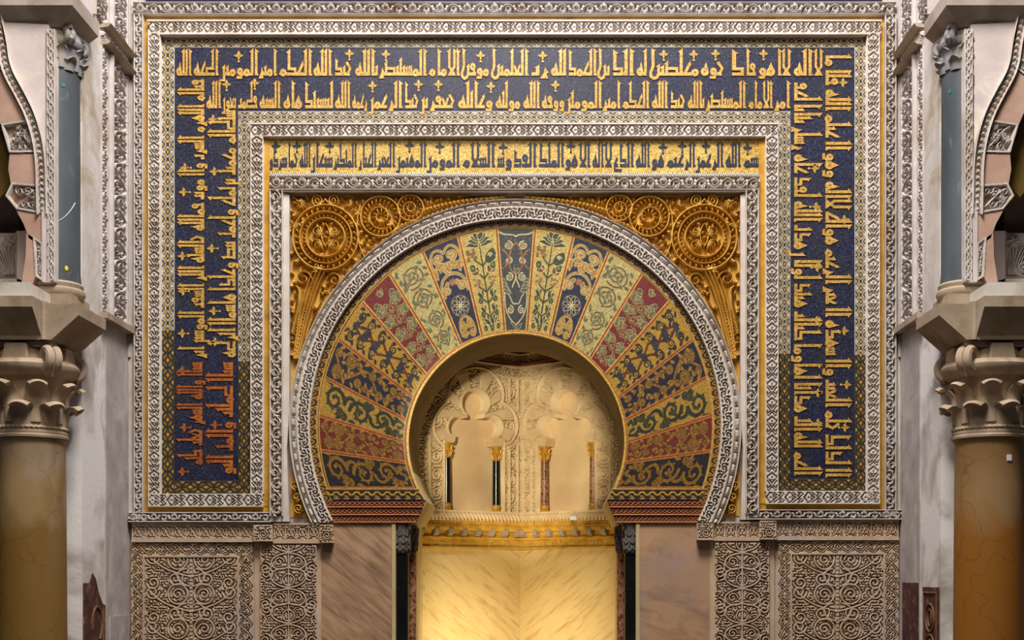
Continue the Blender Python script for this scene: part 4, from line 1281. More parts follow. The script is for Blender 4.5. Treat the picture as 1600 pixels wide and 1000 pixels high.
    mask = (d > 352) & ((f.Y < 660) | (f.Y > 735)) & (f.Y < 808) & (f.X > 451)
    k = flatmap(-.07)
    for sg in (-1, 1):
        mp = (lambda X, Y: k(X, Y)) if sg < 0 else (lambda X, Y: k(1609-X, Y))
        if sg > 0: mask = (np.hypot(1609-f.X-EXT[0], f.Y-EXT[1]) > 352) & ((f.Y < 660) | (f.Y > 735)) & (f.Y < 806)
        o = relief('gilded_spandrel', f, mp, -.07, .062, M['goldstucco'], None, mask=mask)
        setp(o, 'gilded openwork spandrel with a big medallion above the %s shoulder of the arch' % ('left' if sg < 0 else 'right'), 'spandrel')
# ---------------------------------------------------------------- carved dado, slabs and corner columns
def frieze_field(L, w, seed, per=22.0):
    f = Field(L, w, fill=1.0)
    n = max(1, round(L/per)); p = L/n; c = w/2
    for k in range(n+1):
        x = k*p
        f.stem(arc(x, c, p*.46, 0, 2*PI, 24), .9); f.stem(arc(x+p/2, c, p*.30, 0, 2*PI, 20), .9)
        f.stem([(x, 1), (x, w-1)], .8); f.stem(bez((x, 2), (x+p*.5, 4), (x+p*.5, w-4), (x+p, w-2)), .8)
    f.stems_done(1.1); drill(f, seed, 3.7, 2.4, .85, 1.4, clear=1.7)
    f.H[(f.Y < 1.3) | (f.Y > w-1.3)] = 1
    return f

def build_dado():
    M_ = M['sandstone']
    def panel(name_label, u0, v0, u1, v1, frame, seed, y0):
        t = thing('dado_carving', name_label, 'carved panel', (XU((u0+u1)/2), y0, 0))
        k = flatmap(y0)
        w, h = u1-u0, v1-v0
        if frame:
            b = 19.0
            # surrounding border
            for (L, ww, x_, y_, vert, sd) in ((w, b, u0, v0, False, 1), (h-b, b, u0, v0+b, True, 2), (h-b, b+2, u1-b-2, v0+b, True, 3)):
                f = Field(L, ww, fill=1.0)
                for q in np.arange(0, L+20, 20):
                    f.stem(bez((q-10, 2), (q-2, ww*.6), (q+4, ww*.9), (q+10, ww-2)), .9); f.stem(bez((q-10, ww-2), (q-4, ww*.4), (q+4, ww*.2), (q+10, 2)), .9)
                f.stems_done(1.1); drill(f, seed*7+sd, 3.9, 2.7, .9, 1.8, clear=1.8)
                (vband if vert else hband)('border', f, x_, y_, y0, .03, M_, t)
            iu0, iv0, iu1, iv1 = u0+b+2, v0+b+3, u1-b-5, v1
            upart('bead_frame', [ur(iu0-3, iv0-3.5, iu1+3, iv0-.5)], y0-.006, 0, M_, t)
            upart('bead_frame', [ur(iu0-3, iv0-.5, iu0-.5, v1)], y0-.006, 0, M_, t); upart('bead_frame', [ur(iu1+.5, iv0-.5, iu1+3, v1)], y0-.006, 0, M_, t)
        else:
            iu0, iv0, iu1, iv1 = u0+5, v0+2, u1-4, v1
        W_, H_ = iu1-iu0, iv1-iv0
        cx = W_/2
        if frame:
            st = [(p, 1.5) if not isinstance(p, tuple) else p for p in tree_stems(W_, H_, cx)]
        else:
            st = [([(cx, 0), (cx, H_)], 1.2)]
            y = 10.0; i = 0
            while y < H_+20:
                if i % 2 == 0:
                    st.append((bez((cx, y+26), (cx-44, y+22), (cx-26, y-10), (cx, y+4), 26), 1.5)); st.append((spiral(cx-15, y+12, 8, 1.3, 0, 1, .2), 1.2))
                    st.append((spiral(cx-36, y+2, 10, 1.5, PI/2, -1, .2), 1.3))
                else:
                    st.append((bez((cx, y), (cx-30, y+2), (cx-40, y+26), (cx-8, y+30), 26), 1.5)); st.append((arc(cx, y+12, 9, 0, 2*PI, 24), 1.2))
                    st.append((spiral(cx-34, y+22, 11, 1.6, -PI/2, 1, .2), 1.3))
                y += 28; i += 1
        f = Field(W_, H_, fill=1.0)
        for p, r in st: f.stem(np.asarray(p)*1.0, r)
        f.stems_done(1.4); drill(f, seed, 4.1, 3.0, .95, 1.5, clear=2.0); mirror_x(f)
        # trunk bead
        m = np.abs(f.X-cx) < 2.2
        if frame: f.H[m] = np.where(((f.Y[m] % 6) < 1.2), .55, 1.0)
        relief('arabesque', f, lambda X, Y: k(iu0+X, iv1-Y), y0, .035, M_, t)
        mb = MB(); mb.uprism(ur(u0-4, v0-2, u1+4, v1), y0+.036, 0); x0, x1 = XU(u0-4, y0), XU(u1+4, y0); mb.box(x0, x1, y0+.036, 0, 0, ZV(v1, y0)+.01)
        mb.build('slab', M_, t)
        return t
    panel('big warm tan carved dado with a tree of life at the far left', 205, 849, 394, 1012, True, 3, -.045)
    panel('slim carved dado panel beside the left brown marble slab', 402, 850, 498, 1012, False, 5, -.06)
    panel('slim carved dado panel beside the right brown marble slab', 1113, 846, 1206, 1012, False, 9, -.06)
    panel('big worn greyish carved dado with a tree of life at the far right', 1217, 845, 1404, 1012, True, 13, -.045)
    def frieze(label, u0, u1, v0, v1, seed, y0, ends, per=22):
        t = thing('dado_frieze', label, 'frieze', (XU((u0+u1)/2), y0, ZV(v1)))
        k = flatmap(y0)
        f = frieze_field(u1-u0, v1-v0, seed, per)
        hband('carved_strip', f, u0, v0, y0, .028, M_, t)
        upart('fillet', [ur(u0-1, v1, u1+1, v1+5)], y0-.004, 0, M_, t); upart('fillet', [ur(u0-1, v0-3, u1+1, v0)], y0-.004, 0, M_, t)
        for a, b in ends:
            f = Field(b-a, v1-v0+4, fill=1.0)
            f.stem(spiral((b-a)*.55, (v1-v0)*.68, 7, 1.5, 0, 1, .2), 1.1); f.stems_done(1.1); drill(f, seed+1, 3.7, 2.4, .85, 1.2, clear=1.7)
            hband('bracket', f, a, v0, y0-.05, .028, M_, t)
    frieze('carved frieze block above the far left dado panel', 206, 395, 820, 842, 31, -.06, [(396, 424)])
    frieze('short carved frieze above the slim left dado panel', 428, 499, 820, 844, 32, -.06, [(500, 519)], 18)
    frieze('carved frieze block above the far right dado panel', 1214, 1404, 814, 839, 33, -.06, [(1188, 1213)])
    frieze('short carved frieze above the slim right dado panel', 1115, 1187, 818, 840, 34, -.06, [(1090, 1114)], 18)
    upart_obj = lambda q, y0, y1, m: MB().uprism(q, y0, y1)
    # brown slabs
    for u0, u1, m, lb in ((500, 615, 'slab', 'brown marble slab with dark slanting veins left of the niche'), (997, 1112, 'slab2', 'brown and grey marble slab right of the niche')):
        mb = MB(); x0, x1 = XU(u0), XU(u1); mb.box(x0, x1, -.022, 0, 0, ZV(816.5))
        o = mb.build('marble_slab', M[m], loc=((x0+x1)/2, -.02, 0)); setp(o, lb, 'marble slab')
    for u0, u1, nm in ((613, 619, 'left'), (993, 999, 'right')):
        mb = MB(); mb.box(XU(u0), XU(u1), -.035, .12, 0, ZV(818)); o = mb.build('edge_strip', M['jamb'], loc=(XU(u0), 0, 0))
        setp(o, 'thin beige stone strip edging the %s marble slab' % nm, 'stone strip')
    # corner columns of the niche
    for sg, nm in ((-1, 'left'), (1, 'right')):
        for red in (0, 1):
            if not red: x = XU(629 if sg < 0 else 985, .05); y = .045; r = .05; z1, z2 = ZV(863, .05), ZV(818, .05)
            else: x = XU(643.5 if sg < 0 else 970.5, .27); y = .265; r = .036; z1, z2 = ZV(862, .27), ZV(822, .27)
            lab = ('black speckled marble column at the %s front corner of the niche' if not red else 'slim red breccia column behind the black one on the %s') % nm
            t = thing('corner_column', lab, 'column', (x, y, 0))
            MB().lathe(x, y, [(r*1.25, 0), (r*1.25, .05), (r, .09), (r, z1-.02), (r*1.15, z1-.015), (r*1.15, z1-.003), (r, z1)], 28).build('shaft', M['redmarble' if red else 'black'], t, sm=True)
            mb = MB().lathe(x, y, [(r*.95, z1-.005), (r*1.0, z1+.03), (r*1.08, z1+.1), (r*1.25, z1+.16), (r*1.4, z2-.02), (r*1.4, z2)], 28)
            n = 7
            for row in range(3):
                for j in range(n):
                    a = 2*PI*(j+.5*row)/n; zz = z1+.01+row*(z2-z1)*.26; rr = r*(1.0+.08*row)
                    P = [(x+(rr+o)*math.cos(a+w), y+(rr+o)*math.sin(a+w), zz+dz) for o, w, dz in ((.002, -.3, .045), (.005, -.34, .02), (.006, 0, .0), (.005, .34, .02), (.002, .3, .045), (.012, 0, .07))]
                    mb.tube(P[:5], .0075, 6); mb.tube([P[2], (x+(rr+.008)*math.cos(a), y+(rr+.008)*math.sin(a), zz+.03), P[5]], .007, 6, .009)
            for j in range(4):
                a = PI/4+j*PI/2
                cx, cy = x+r*1.45*math.cos(a), y+r*1.45*math.sin(a)
                mb.tube([(cx+.017*math.cos(w)*math.cos(a), cy+.017*math.cos(w)*math.sin(a), z2-.045+.017*math.sin(w)) for w in np.linspace(0, 5.6, 12)], .007, 6, .004)
            mb.build('capital', M['capital_dark'], t, sm=True)
# ---------------------------------------------------------------- the niche: two back faces meeting in a corner
NC = (0.012, 1.77); NL = (-0.80, 1.08); NR = (0.845, 1.08)
class Face:
    """a vertical wall plane from a to b (plan x,y); s runs along it, off stands out towards the viewer"""
    def __init__(s, a, b):
        s.a = np.array(a, float); s.b = np.array(b, float)
        d = s.b-s.a; s.L = float(np.hypot(*d)); s.e = d/s.L
        n = np.array([s.e[1], -s.e[0]])
        if n[1] > 0: n = -n
        s.n = n
    def pt(s, q, z, off=0.0):
        x = s.a[0]+s.e[0]*q+s.n[0]*off; y = s.a[1]+s.e[1]*q+s.n[1]*off
        return x, y, z
    def sz(s, u, v):
        """where the sight line of a survey point meets the face: (s,z)"""
        g = (u-850.0)/2000.0
        ad = CD+s.a[1]
        q = (g*ad-(s.a[0]-CX))/(s.e[0]-g*s.e[1])
        d = ad+q*s.e[1]
        return q, CZ+(900-v)*.0005*d
    def slab(s, mb, q0, q1, z0, z1, o0, o1):
        vs = [s.pt(q, z, o) for z in (z0, z1) for (q, o) in ((q0, o0), (q1, o0), (q1, o1), (q0, o1))]
        mb.add(vs, [(0, 1, 2, 3), (7, 6, 5, 4), (0, 4, 5, 1), (1, 5, 6, 2), (2, 6, 7, 3), (3, 7, 4, 0)]); return mb
    def relief(s, name, f, z0, depth, off, mat, parent, col=None, mask=None, q0=0.0):
        """field units of 5 mm: x along the face, y upwards from z0"""
        X = np.pad(f.X, 1, 'edge'); Y = np.pad(f.Y, 1, 'edge')
        O = np.pad(off-(1-f.H)*depth, 1, constant_values=-.01)
        if col is not None: col = np.pad(col, ((1, 1), (1, 1), (0, 0)), 'edge')
        if mask is not None: mask = np.pad(mask, 1, 'edge')
        x, y, z = s.pt(q0+X*.005, z0+Y*.005, O)
        return gridmesh(name, np.stack([x, y, z], -1), mat, parent, mask, col)

def build_niche():
    FL = Face(NL, NC); FR = Face(NR, NC)
    SL = Face((-1.06, .83), NL); SR = Face((1.10, .83), NR)
    zc0, zt = 1.845, 2.17
    k5 = 200.0
    # masonry behind the faces
    mb = MB()
    plan = [(-1.06, .83), NL, NC, NR, (1.10, .83), (1.45, .83), (1.1, 1.4), (.1, 2.15), (-.1, 2.15), (-1.1, 1.4), (-1.45, .83)]
    mb.hprism([(x, y+.14 if 0 < i < 4 else y) for i, (x, y) in enumerate(plan)], 0, 4.05)
    setp(mb.build('wall_niche', M['nicheplain']), 'masonry shell behind the faceted mihrab niche', 'wall', kind='structure')
    # jamb backing behind the corner columns
    for sg in (-1, 1):
        cxm = .015
        mb = MB()
        a = (lambda x: cxm+sg*x)
        def bx(x0, x1, y0, y1):
            p, q = sorted((a(x0), a(x1))); mb.box(p, q, y0, y1, 0, 2.02)
        bx(.89, 1.02, .10, .84); bx(.815, .895, .34, .84)
        setp(mb.build('wall_jamb_'+('left' if sg < 0 else 'right'), M['jamb']), 'stepped stone jamb behind the corner columns', 'wall', kind='structure')
    # golden slabs below
    for F, nm, m in ((FL, 'left', 'slabgold2'), (FR, 'right', 'slabgold')):
        mb = MB(); F.slab(mb, 0, F.L, 0, zc0, -.10, 0.0)
        o = mb.build('marble_slab', M[m], loc=F.pt(F.L/2, 0, 0))
        setp(o, 'glowing golden veined marble slab on the %s back face of the niche' % nm, 'marble slab')
    for F, nm, m in ((SL, 'left', 'slabgold2'), (SR, 'right', 'slabgold')):
        mb = MB(); F.slab(mb, 0, F.L, 0, zc0, -.08, 0.0)
        o = mb.build('marble_slab', M[m], loc=F.pt(F.L/2, 0, 0))
        setp(o, 'narrow sliver of golden marble at the %s inner edge of the niche' % nm, 'marble slab')
    # gilded cornice all round
    t = thing('gilded_cornice', 'gilded cornice with dentils and lettering running round the niche', 'cornice', (0.01, 1.2, 1.95))
    for F, seed in ((FL, 1), (FR, 2), (SL, 3), (SR, 4)):
        rng = random.Random(seed); w = F.L*k5
        mb = MB(); F.slab(mb, -.01, F.L+.01, zc0, 1.94, -.08, .028); F.slab(mb, -.01, F.L+.01, 1.925, 1.945, .02, .05); F.slab(mb, -.01, F.L+.01, zc0-.002, zc0+.014, .02, .045)
        mb.build('text_band', M['goldcornice'], t)
        f = Field(w, 20, fill=.1)
        for i in range(int(w/5)):
            x = i*5+2
            f.raise_(arc(x, 5, 2.0, 0, 4.6, 10), .9, val=.9); f.raise_([(x, 12), (x+2.5, 15)], 1.2, val=.9)
        f.raise_([(0, 9), (w, 9)], 1.2, val=1); f.raise_([(0, 18.5), (w, 18.5)], 1.5, val=1)
        F.relief('scroll_band', f, 2.0, .02, .085, M['goldcornice'], t)
        mb = MB(); F.slab(mb, -.01, F.L+.01, 1.94, 2.02, -.08, .03); F.slab(mb, -.01, F.L+.01, 2.015, 2.11, -.08, .06); mb.build('bed_mould', M['goldcornice'], t)
        n = max(1, int(F.L/.15))
        for i in range(n):
            q = (i+.5)*F.L/n
            mb = MB()
            vs = []; prof = [(.028, 1.955), (.05, 1.952), (.075, 1.97), (.082, 1.995), (.082, 2.016), (.028, 2.016)]
            for qq in (q-.026, q+.026): vs += [F.pt(qq, z, o) for o, z in prof]
            m_ = len(prof)
            mb.add(vs, [tuple(range(m_)), tuple(range(2*m_-1, m_-1, -1))]+[(j, (j+1) % m_, m_+(j+1) % m_, m_+j) for j in range(m_)])
            mb.build('dentil', M['impost'], t)
        if F is FL or F is FR:
            to = lambda a, h, yy, F=F: F.pt((F.L-.03-a*.005) if F is FR else (F.L-.03-a*.005), 1.862+h*.005*.9, yy)
            if F is FR:
                to = lambda a, h, yy, F=F: F.pt(.03+a*.005, 1.862+h*.005*.9, yy)
            ws = spread(['ALmwmb', 'fbALLh', 'sbHAn', 'ALrHb', 'wALd', 'mLKh', 'ALsmA', 'Ebd', 'LLh', 'wALH'], 0, F.L*200-12, 2)
            mb = MB()
            for wd, s0, s1 in ws:
                W_, sh = typeset(wd, 15); kk = (s1-s0)/W_
                g = lambda a, h, yy, s0=s0, kk=kk: to(s0+a*kk, h*.62, yy)
                place(sh, g, mb, .031)
            mb.build('lettering', M['goldfield'], t)
    # rope ledge
    t = thing('rope_ledge', 'cream stone ledge carved like a rope under the niche arcade', 'ledge', (0.01, 1.2, 2.15))
    for F in (FL, FR, SL, SR):
        w = F.L*k5; nS = int(w/.7); nA = 22
        S_ = np.linspace(-2, w+2, nS); A_ = np.linspace(-PI/2-.3, PI/2+.2, nA)
        SS, AA = np.meshgrid(S_, A_)
        tw = .5+.5*np.sin((SS*1.0+AA*4.2)*2*PI/8.0)
        R = .038*(1-.50*np.clip(1-tw*1.9, 0, 1))
        x, y, z = F.pt(SS*.005, 2.125+np.sin(AA)*R*1.25, .045+np.cos(AA)*R*1.5)
        gridmesh('rope', np.stack([x, y, z], -1), M['nichestone'], t)
        mb = MB(); F.slab(mb, -.01, F.L+.01, 2.085, 2.172, -.1, .06); F.slab(mb, -.01, F.L+.01, 2.155, 2.176, .0, .085); mb.build('shelf', M['nichestone'], t)
    # carved faces with trefoil arches
    for F, nm in ((FL, 'left'), (FR, 'right')):
        fl = F is FL
        mir = (lambda u: u) if fl else (lambda u: 2*812.7-u)
        H0 = 2.172; hh = (3.98-H0)*200
        f = Field(F.L*k5, hh, .8, fill=1.0)
        q, z = f.X*.005, H0+f.Y*.005
        # survey coordinates of every point of the face
        x, y, zz = F.pt(q, z)
        d = CD+y
        U = 850+(x-CX)*2000/d; V = 900-(z-CZ)*2000/d
        if not fl: U = 2*812.7-U
        def lobe(cx, cy, r): return np.hypot(U-cx, (V-cy))-r
        op = np.minimum(np.minimum(lobe(741, 630, 21), lobe(717, 668, 18)), lobe(765, 668, 18))
        jb = np.maximum(np.maximum(np.abs(U-739.5)-(45.5), V-799), 690-V)
        nk = np.maximum(np.maximum(np.abs(U-741)-13, V-690), 640-V)
        op = np.minimum(np.minimum(op, jb), nk)
        op = np.minimum(op, np.maximum(np.maximum(np.abs(U-741)-32, V-693), 668-V))
        ex = np.minimum(np.minimum(lobe(741, 618, 41), lobe(715, 665, 37)), lobe(767, 665, 37))
        ex = np.maximum(ex, V-692)
        ang = np.degrees(np.arctan2(U-741, 650-V))
        sec = np.floor((ang+8.5)/17.0).astype(int)
        carved = (np.abs(sec) % 2 == 0)
        body = (ex < 0) & (op > 2.0)
        plain = body & ~carved
        # foliage: lace everywhere, then clear the plain stones
        st = []
        for cyz in (30, 62, 94, 126, 158, 190, 222, 254, 286, 318):
            for cxs in (24, 186):
                st.append(spiral(cxs, cyz, 13, 1.6, random.Random(cyz).uniform(0, 6), 1, .2))
        for cxs, cyz in ((100, 255), (60, 290), (140, 290), (100, 320), (175, 225), (35, 225)): st.append(spiral(cxs, cyz, 15, 1.8, 0, 1, .2))
        for s_ in st: f.stem(s_, 1.5)
        f.stems_done(2.0)
        drill(f, 17, 4.7, 3.9, 1.5, 1.0, clear=2.0)
        f.H[plain] = 1.02
        for sec_ in range(-8, 9):
            a = math.radians(sec_*17.0-8.5)
            dl = np.abs((U-741)*math.cos(a)+(V-650)*math.sin(a)); f.H[body & (dl < .8) & ((U-741)*math.sin(a)-(V-650)*math.cos(a) > 0)] = .4
        f.H[(np.abs(ex) < 1.0)] = .45; f.H[(ex > 1.0) & (ex < 3.4)] = 1.25; f.H[(ex >= 3.4) & (ex < 4.4)] = .3; 
        dots = (ex > 4.4) & (ex < 7.5)
        f.H[(ex > 7.5) & (ex < 8.6)] = 1.1; f.H[(ex > 11) & (ex < 12)] = 1.1
        f.H[(op > 0) & (op < 2.4)] = 1.12
        # string courses at the top, and the pilaster strips
        for z0_, z1_, h_ in ((3.395, 3.42, 1.3), (3.43, 3.44, .3), (3.50, 3.52, 1.3), (3.62, 3.635, 1.3), (3.70, 3.72, 1.3)):
            f.H[(z > z0_) & (z < z1_) & (ex > 8)] = h_
        for qa, qb in ((F.L-.055, F.L-.035), (F.L-.15, F.L-.13), (.03, .05), (F.L-.36, F.L-.345)):
            zz_ok = (ex > 9) & (z < 3.4) & ((qb > F.L-.3) | (z < 2.8)) & (op > 3)
            f.H[(q > qa) & (q < qb) & zz_ok] = 1.15
        f.H[(z > 2.80) & (z < 2.825) & (ex > 9) & ((U > 785) | (U < 698))] = 1.2
        f.H[op < 0] = -1.8
        red = ((z > 3.44) & (z < 3.50)) | ((z > 3.575) & (z < 3.61)) 
        C = np.tile(np.array([lin((224, 198, 154))]), (f.ny, f.nx, 1))
        o = F.relief('carved_niche_wall', f, H0, .06, .02, M['nichestone'], None, mask=op > -1.6)
        setp(o, 'cream carved wall with a trefoil blind arch on the %s back face of the niche' % nm, 'carved panel')
        t = thing('red_fillets', 'red painted lines above the trefoil arch on the %s back face' % nm, 'moulding', F.pt(F.L/2, 3.55, .03))
        for z0_, z1_ in ((3.525, 3.55), (3.64, 3.662)):
            mb = MB(); F.slab(mb, 0, F.L, z0_, z1_, 0, .034); mb.build('fillet', M['nichered'], t)
        # pale blind panel
        qa, _ = F.sz(mir(692), 740); qb, _ = F.sz(mir(790), 740)
        qa, qb = sorted((qa, qb))
        mb = MB(); F.slab(mb, qa-.03, qb+.03, H0, 3.24, -.155, -.125)
        o = mb.build('blind_marble', M['nicheback'], loc=F.pt((qa+qb)/2, H0, -.13))
        setp(o, 'smooth pale marble panel inside the %s trefoil arch' % nm, 'marble panel')
        # colonnettes
        for i, (u_, mt) in enumerate(((700, 'black'), (777.5, 'black')) if fl else ((848.5, 'redmarble'), (925, 'redmarble'))):
            inner = (i == 1) if fl else (i == 0)
            q_, _ = F.sz(u_, 740)
            cx, cy, _ = F.pt(q_, 0, -.02)
            t = thing('colonnette', 'small %s colonnette with gilded capital, %s side of the %s trefoil' % ('dark green' if fl else 'brown red', 'corner' if inner else 'outer', nm), 'column', (cx, cy, H0))
            MB().lathe(cx, cy, [(.040, H0), (.044, H0+.012), (.036, H0+.03), (.042, H0+.045), (.04, H0+.06), (.03, H0+.075)], 20).build('base', M['gold'], t, sm=True)
            MB().lathe(cx, cy, [(.035, H0+.07), (.034, H0+.25), (.032, H0+.47)], 20).build('shaft', M[mt if fl else 'redmarble'], t, sm=True)
            mb = MB().lathe(cx, cy, [(.030, H0+.465), (.034, H0+.475), (.028, H0+.485), (.03, H0+.52), (.038, H0+.56), (.05, H0+.60)], 20)
            for row, (zb, rr) in enumerate(((H0+.485, .034), (H0+.53, .04))):
                for j in range(8):
                    a = j*PI/4+row*PI/8
                    mb.tube([(cx+rr*math.cos(a), cy+rr*math.sin(a), zb), (cx+(rr+.006)*math.cos(a), cy+(rr+.006)*math.sin(a), zb+.035), (cx+(rr+.02)*math.cos(a), cy+(rr+.02)*math.sin(a), zb+.05)], .009, 6, .006)
            mb.build('capital', M['gold'], t, sm=True)
            mb = MB()
            F.slab(mb, q_-.05, q_+.05, H0+.60, H0+.64, -.10, .025); F.slab(mb, q_-.062, q_+.062, H0+.635, H0+.675, -.11, .03)
            mb.build('abacus', M['nicheplain'], t)
    # side faces above the ledge
    for F, nm in ((SL, 'left'), (SR, 'right')):
        f = Field(F.L*k5, 362, .9, fill=1.0)
        for cyz in range(20, 360, 34): f.stem(spiral(f.w/2, cyz, 15, 1.7, cyz, 1, .2), 1.5)
        f.stems_done(1.6); drill(f, 23, 5.0, 4.0, 1.15, 1.0)
        o = F.relief('carved_niche_wall', f, 2.172, .03, .01, M['nichestone'], None)
        setp(o, 'narrow carved stucco side of the niche just inside the %s edge of the arch' % nm, 'carved panel')
    # shell vault of the niche
    mb = MB(); n = 44; rings = 12
    vs = []
    for j in range(rings+1):
        tt = j/rings*PI/2
        for i in range(n+1):
            a = PI*i/n
            rr = 1.22*math.cos(tt)*(1+.03*math.cos(a*14)*math.cos(tt))
            vs.append((.02+rr*math.cos(a), .80+rr*math.sin(a)*.98, 3.98+.62*math.sin(tt)))
    fs = [(j*(n+1)+i, j*(n+1)+i+1, (j+1)*(n+1)+i+1, (j+1)*(n+1)+i) for j in range(rings) for i in range(n)]
    mb.add(vs, fs)
    setp(mb.build('ceiling_niche', M['nicheplain'], sm=True), 'scalloped shell vault closing the niche', 'vault', kind='structure')
    # little white box on the ledge
    q, _ = FR.sz(908, 812)
    x, y, _ = FR.pt(q, 0, .11)
    mb = MB().box(x-.03, x+.03, y-.02, y+.02, 2.09, 2.125)
    o = mb.build('sensor_box', M['white'], loc=(x, y, 2.09), bevel=.004)
    setp(o, 'tiny white box fixed to the rope ledge on the right', 'sensor')
# ---------------------------------------------------------------- side walls, columns, imposts and lobed arches
def build_sides():
    for sg in (-1, 1):
        build_side(sg)
    # floor and the hall side walls
    mb = MB(); mb.box(-9, 9, -14, 3.5, -.12, 0)
    setp(mb.build('floor', M['floor']), 'stone floor of the bay before the mihrab', 'floor', kind='structure')
    mb = MB(); mb.box(-3.05, 3.05, 0.0, .83, 7.6, 8.4)
    # mosaic hints above the outer frame
    t = thing('upper_frieze', 'dark mosaic strip with gold touches at the very top edge of the front', 'frieze', (0, -.03, 6.2))
    f = Field(1150, 60, 1.2, bg=(44, 46, 78)); f.H[:] = 1
    rng = random.Random(9)
    for k in range(46):
        x = 12+k*25
        f.paint(arc(x, 42, 8, .4, 5.4, 16), 1.8, (176, 136, 62)); f.paint(leafpts(x+10, 50, -.6, 12), 2.2, (170, 128, 58), prof='leaf'); f.paint([(x+12, 20), (x+12, 40)], 1.6, (160, 120, 56))
    hband('mosaic_band', f, 228, -59, -.03, 0, M['mosaic'], t, col=f.C)

def build_side(sg):
    side = 'left' if sg < 0 else 'right'
    # plan and heights are given for the right-hand side and mirrored about x = 0
    X = lambda x: sg*x
    def bx(mb, x0, x1, y0, y1, z0, z1):
        p, q = sorted((X(x0), X(x1))); return mb.box(p, q, y0, y1, z0, z1)
    def pr(u, v, d):      # survey of the right side -> (x,z) at distance d
        return .23+(u-850)*.0005*d, 1.6+(900-v)*.0005*d
    def prp(poly, d): return [(X(a), b) for a, b in (pr(u, v, d) for u, v in poly)]
    # ---- side wall, perpendicular to the mihrab wall
    mb = MB(); bx(mb, 3.012, 3.30, -1.02, 0.0, 0, 3.5)
    setp(mb.build('wall_'+side, M['plaster_low']), 'stained white plaster return wall on the %s' % side, 'wall', kind='structure')
    mb = MB(); bx(mb, 3.012, 3.30, -1.12, 0.0, 3.5, 7.6)
    setp(mb.build('wall_%s_upper' % side, M['plaster']), 'upper whitewashed return wall on the %s' % side, 'wall', kind='structure')
    # grey strip and corner moulding of the lower wall
    mb = MB(); bx(mb, 3.0, 3.03, -.56, -.02, 0, 3.49)
    setp(mb.build('plaster_pilaster', M['plaster_grey'], loc=(X(3.0), -.3, 0)), 'grey plaster strip beside the vine frame low on the %s' % side, 'plaster strip')
    # painted remnants
    if sg > 0:
        t = thing('painted_dado', 'dark red painted panel with ochre roundels low on the right return wall', 'wall painting', (X(3.0), -.8, 0))
        mb = MB(); bx(mb, 3.004, 3.02, -1.0, -.62, 0, 1.52); mb.build('ground', M['fresco'], t)
        mb = MB(); bx(mb, 2.995, 3.02, -.54, -.12, 0, 1.55); mb.build('ground', M['fresco'], t)
        for zc in (.86, 1.08, 1.30):
            mb = MB(); mb.tube([(X(3.0), -.81+.10*math.cos(a), zc+.10*math.sin(a)) for a in np.linspace(0, 2*PI, 26)], .007, 6)
            mb.tube([(X(3.0), -.81+.05*math.cos(a), zc+.06*math.sin(a)) for a in np.linspace(0, 2*PI, 20)], .006, 6); mb.build('roundel', M['fresco_line'], t)
        mb = MB()
        for y_ in (-.96, -.66): mb.tube([(X(3.0), y_, 0), (X(3.0), y_, 1.48)], .006, 6)
        mb.tube([(X(3.0), -.96, 1.48), (X(3.0), -.66, 1.48)], .006, 6)
        mb.build('border_line', M['fresco_line'], t)
    else:
        t = thing('painted_dado', 'flaking dark red painted plaster low on the left return wall', 'wall painting', (X(3.0), -.8, 0))
        vs = [(-1.0, 0), (-.55, 0), (-.55, 1.38), (-.62, 1.40), (-.70, 1.48), (-.76, 1.58), (-.82, 1.62), (-.88, 1.55), (-1.0, 1.55)]
        mb = MB(); n = len(vs)
        mb.add([(X(3.004), y, z) for y, z in vs]+[(X(3.02), y, z) for y, z in vs], [tuple(range(n)), tuple(range(2*n-1, n-1, -1))]+[(i, (i+1) % n, n+(i+1) % n, n+i) for i in range(n)])
        mb.build('ground', M['fresco'], t)
        mb = MB(); mb.tube([(X(3.0), -.75+.10*math.cos(a), 1.25+.13*math.sin(a)) for a in np.linspace(-1, 3.4, 20)], .009, 6); mb.tube([(X(3.0), -.62, .2), (X(3.0), -.62, 1.35)], .008, 6)
        mb.build('roundel', M['fresco_line'], t)
        mb = MB(); bx(mb, 2.99, 3.02, -.5, -.05, 0, 1.30); mb.build('ground', M['plaster_grey'], t)
    # ---- carved strips on the upper side wall (fields run upward)
    zb, zt = 3.52, 5.47
    t = thing('carved_pilaster', 'tall carved scroll strips with plain beads on the %s return wall' % side, 'carved pilaster', (X(3.0), -.3, zb))
    def strip(y0, y1, seed, depth=.05, per=None):
        w = (y1-y0)/.005; L = (zt-zb)/.005
        sq = 2.5 if w > 40 else 1.9
        f = vine_band(L, w/sq, seed, per or 62, 1.4)
        rng = random.Random(seed)
        for _ in range(int(L*w/sq/14)):
            q_, r_ = rng.uniform(2, L-2), rng.uniform(2, w/sq-2)
            i, j = int(q_/f.dx), int(r_/f.dy)
            if f.H[max(0, j-1):j+2, max(0, i-1):i+2].max() < .2: f.raise_(leafpts(q_, r_, rng.uniform(0, 6.3), 6, .5), 1.2, prof='leaf', bw=.8, val=.85)
        f.Y = f.Y*sq
        Xx = np.pad(f.X, 1, 'edge'); Yy = np.pad(f.Y, 1, 'edge'); D = np.pad(2.985+(1-f.H)*depth, 1, constant_values=3.03)
        gridmesh('carved_strip', np.stack([sg*D, y0+Yy*.005, zb+Xx*.005], -1), M['stucco_cool'], t)
    strip(-.43, -.09, 51+sg, .07, 50); strip(-.68, -.54, 53+sg, .05, 30)
    for y0, y1 in ((-.53, -.44),):
        mb = MB()
        mb.lathe(X(3.0), (y0+y1)/2, [(.036, zb), (.036, zt)], 14); mb.build('bead', M['stucco_cool'], t, sm=True)
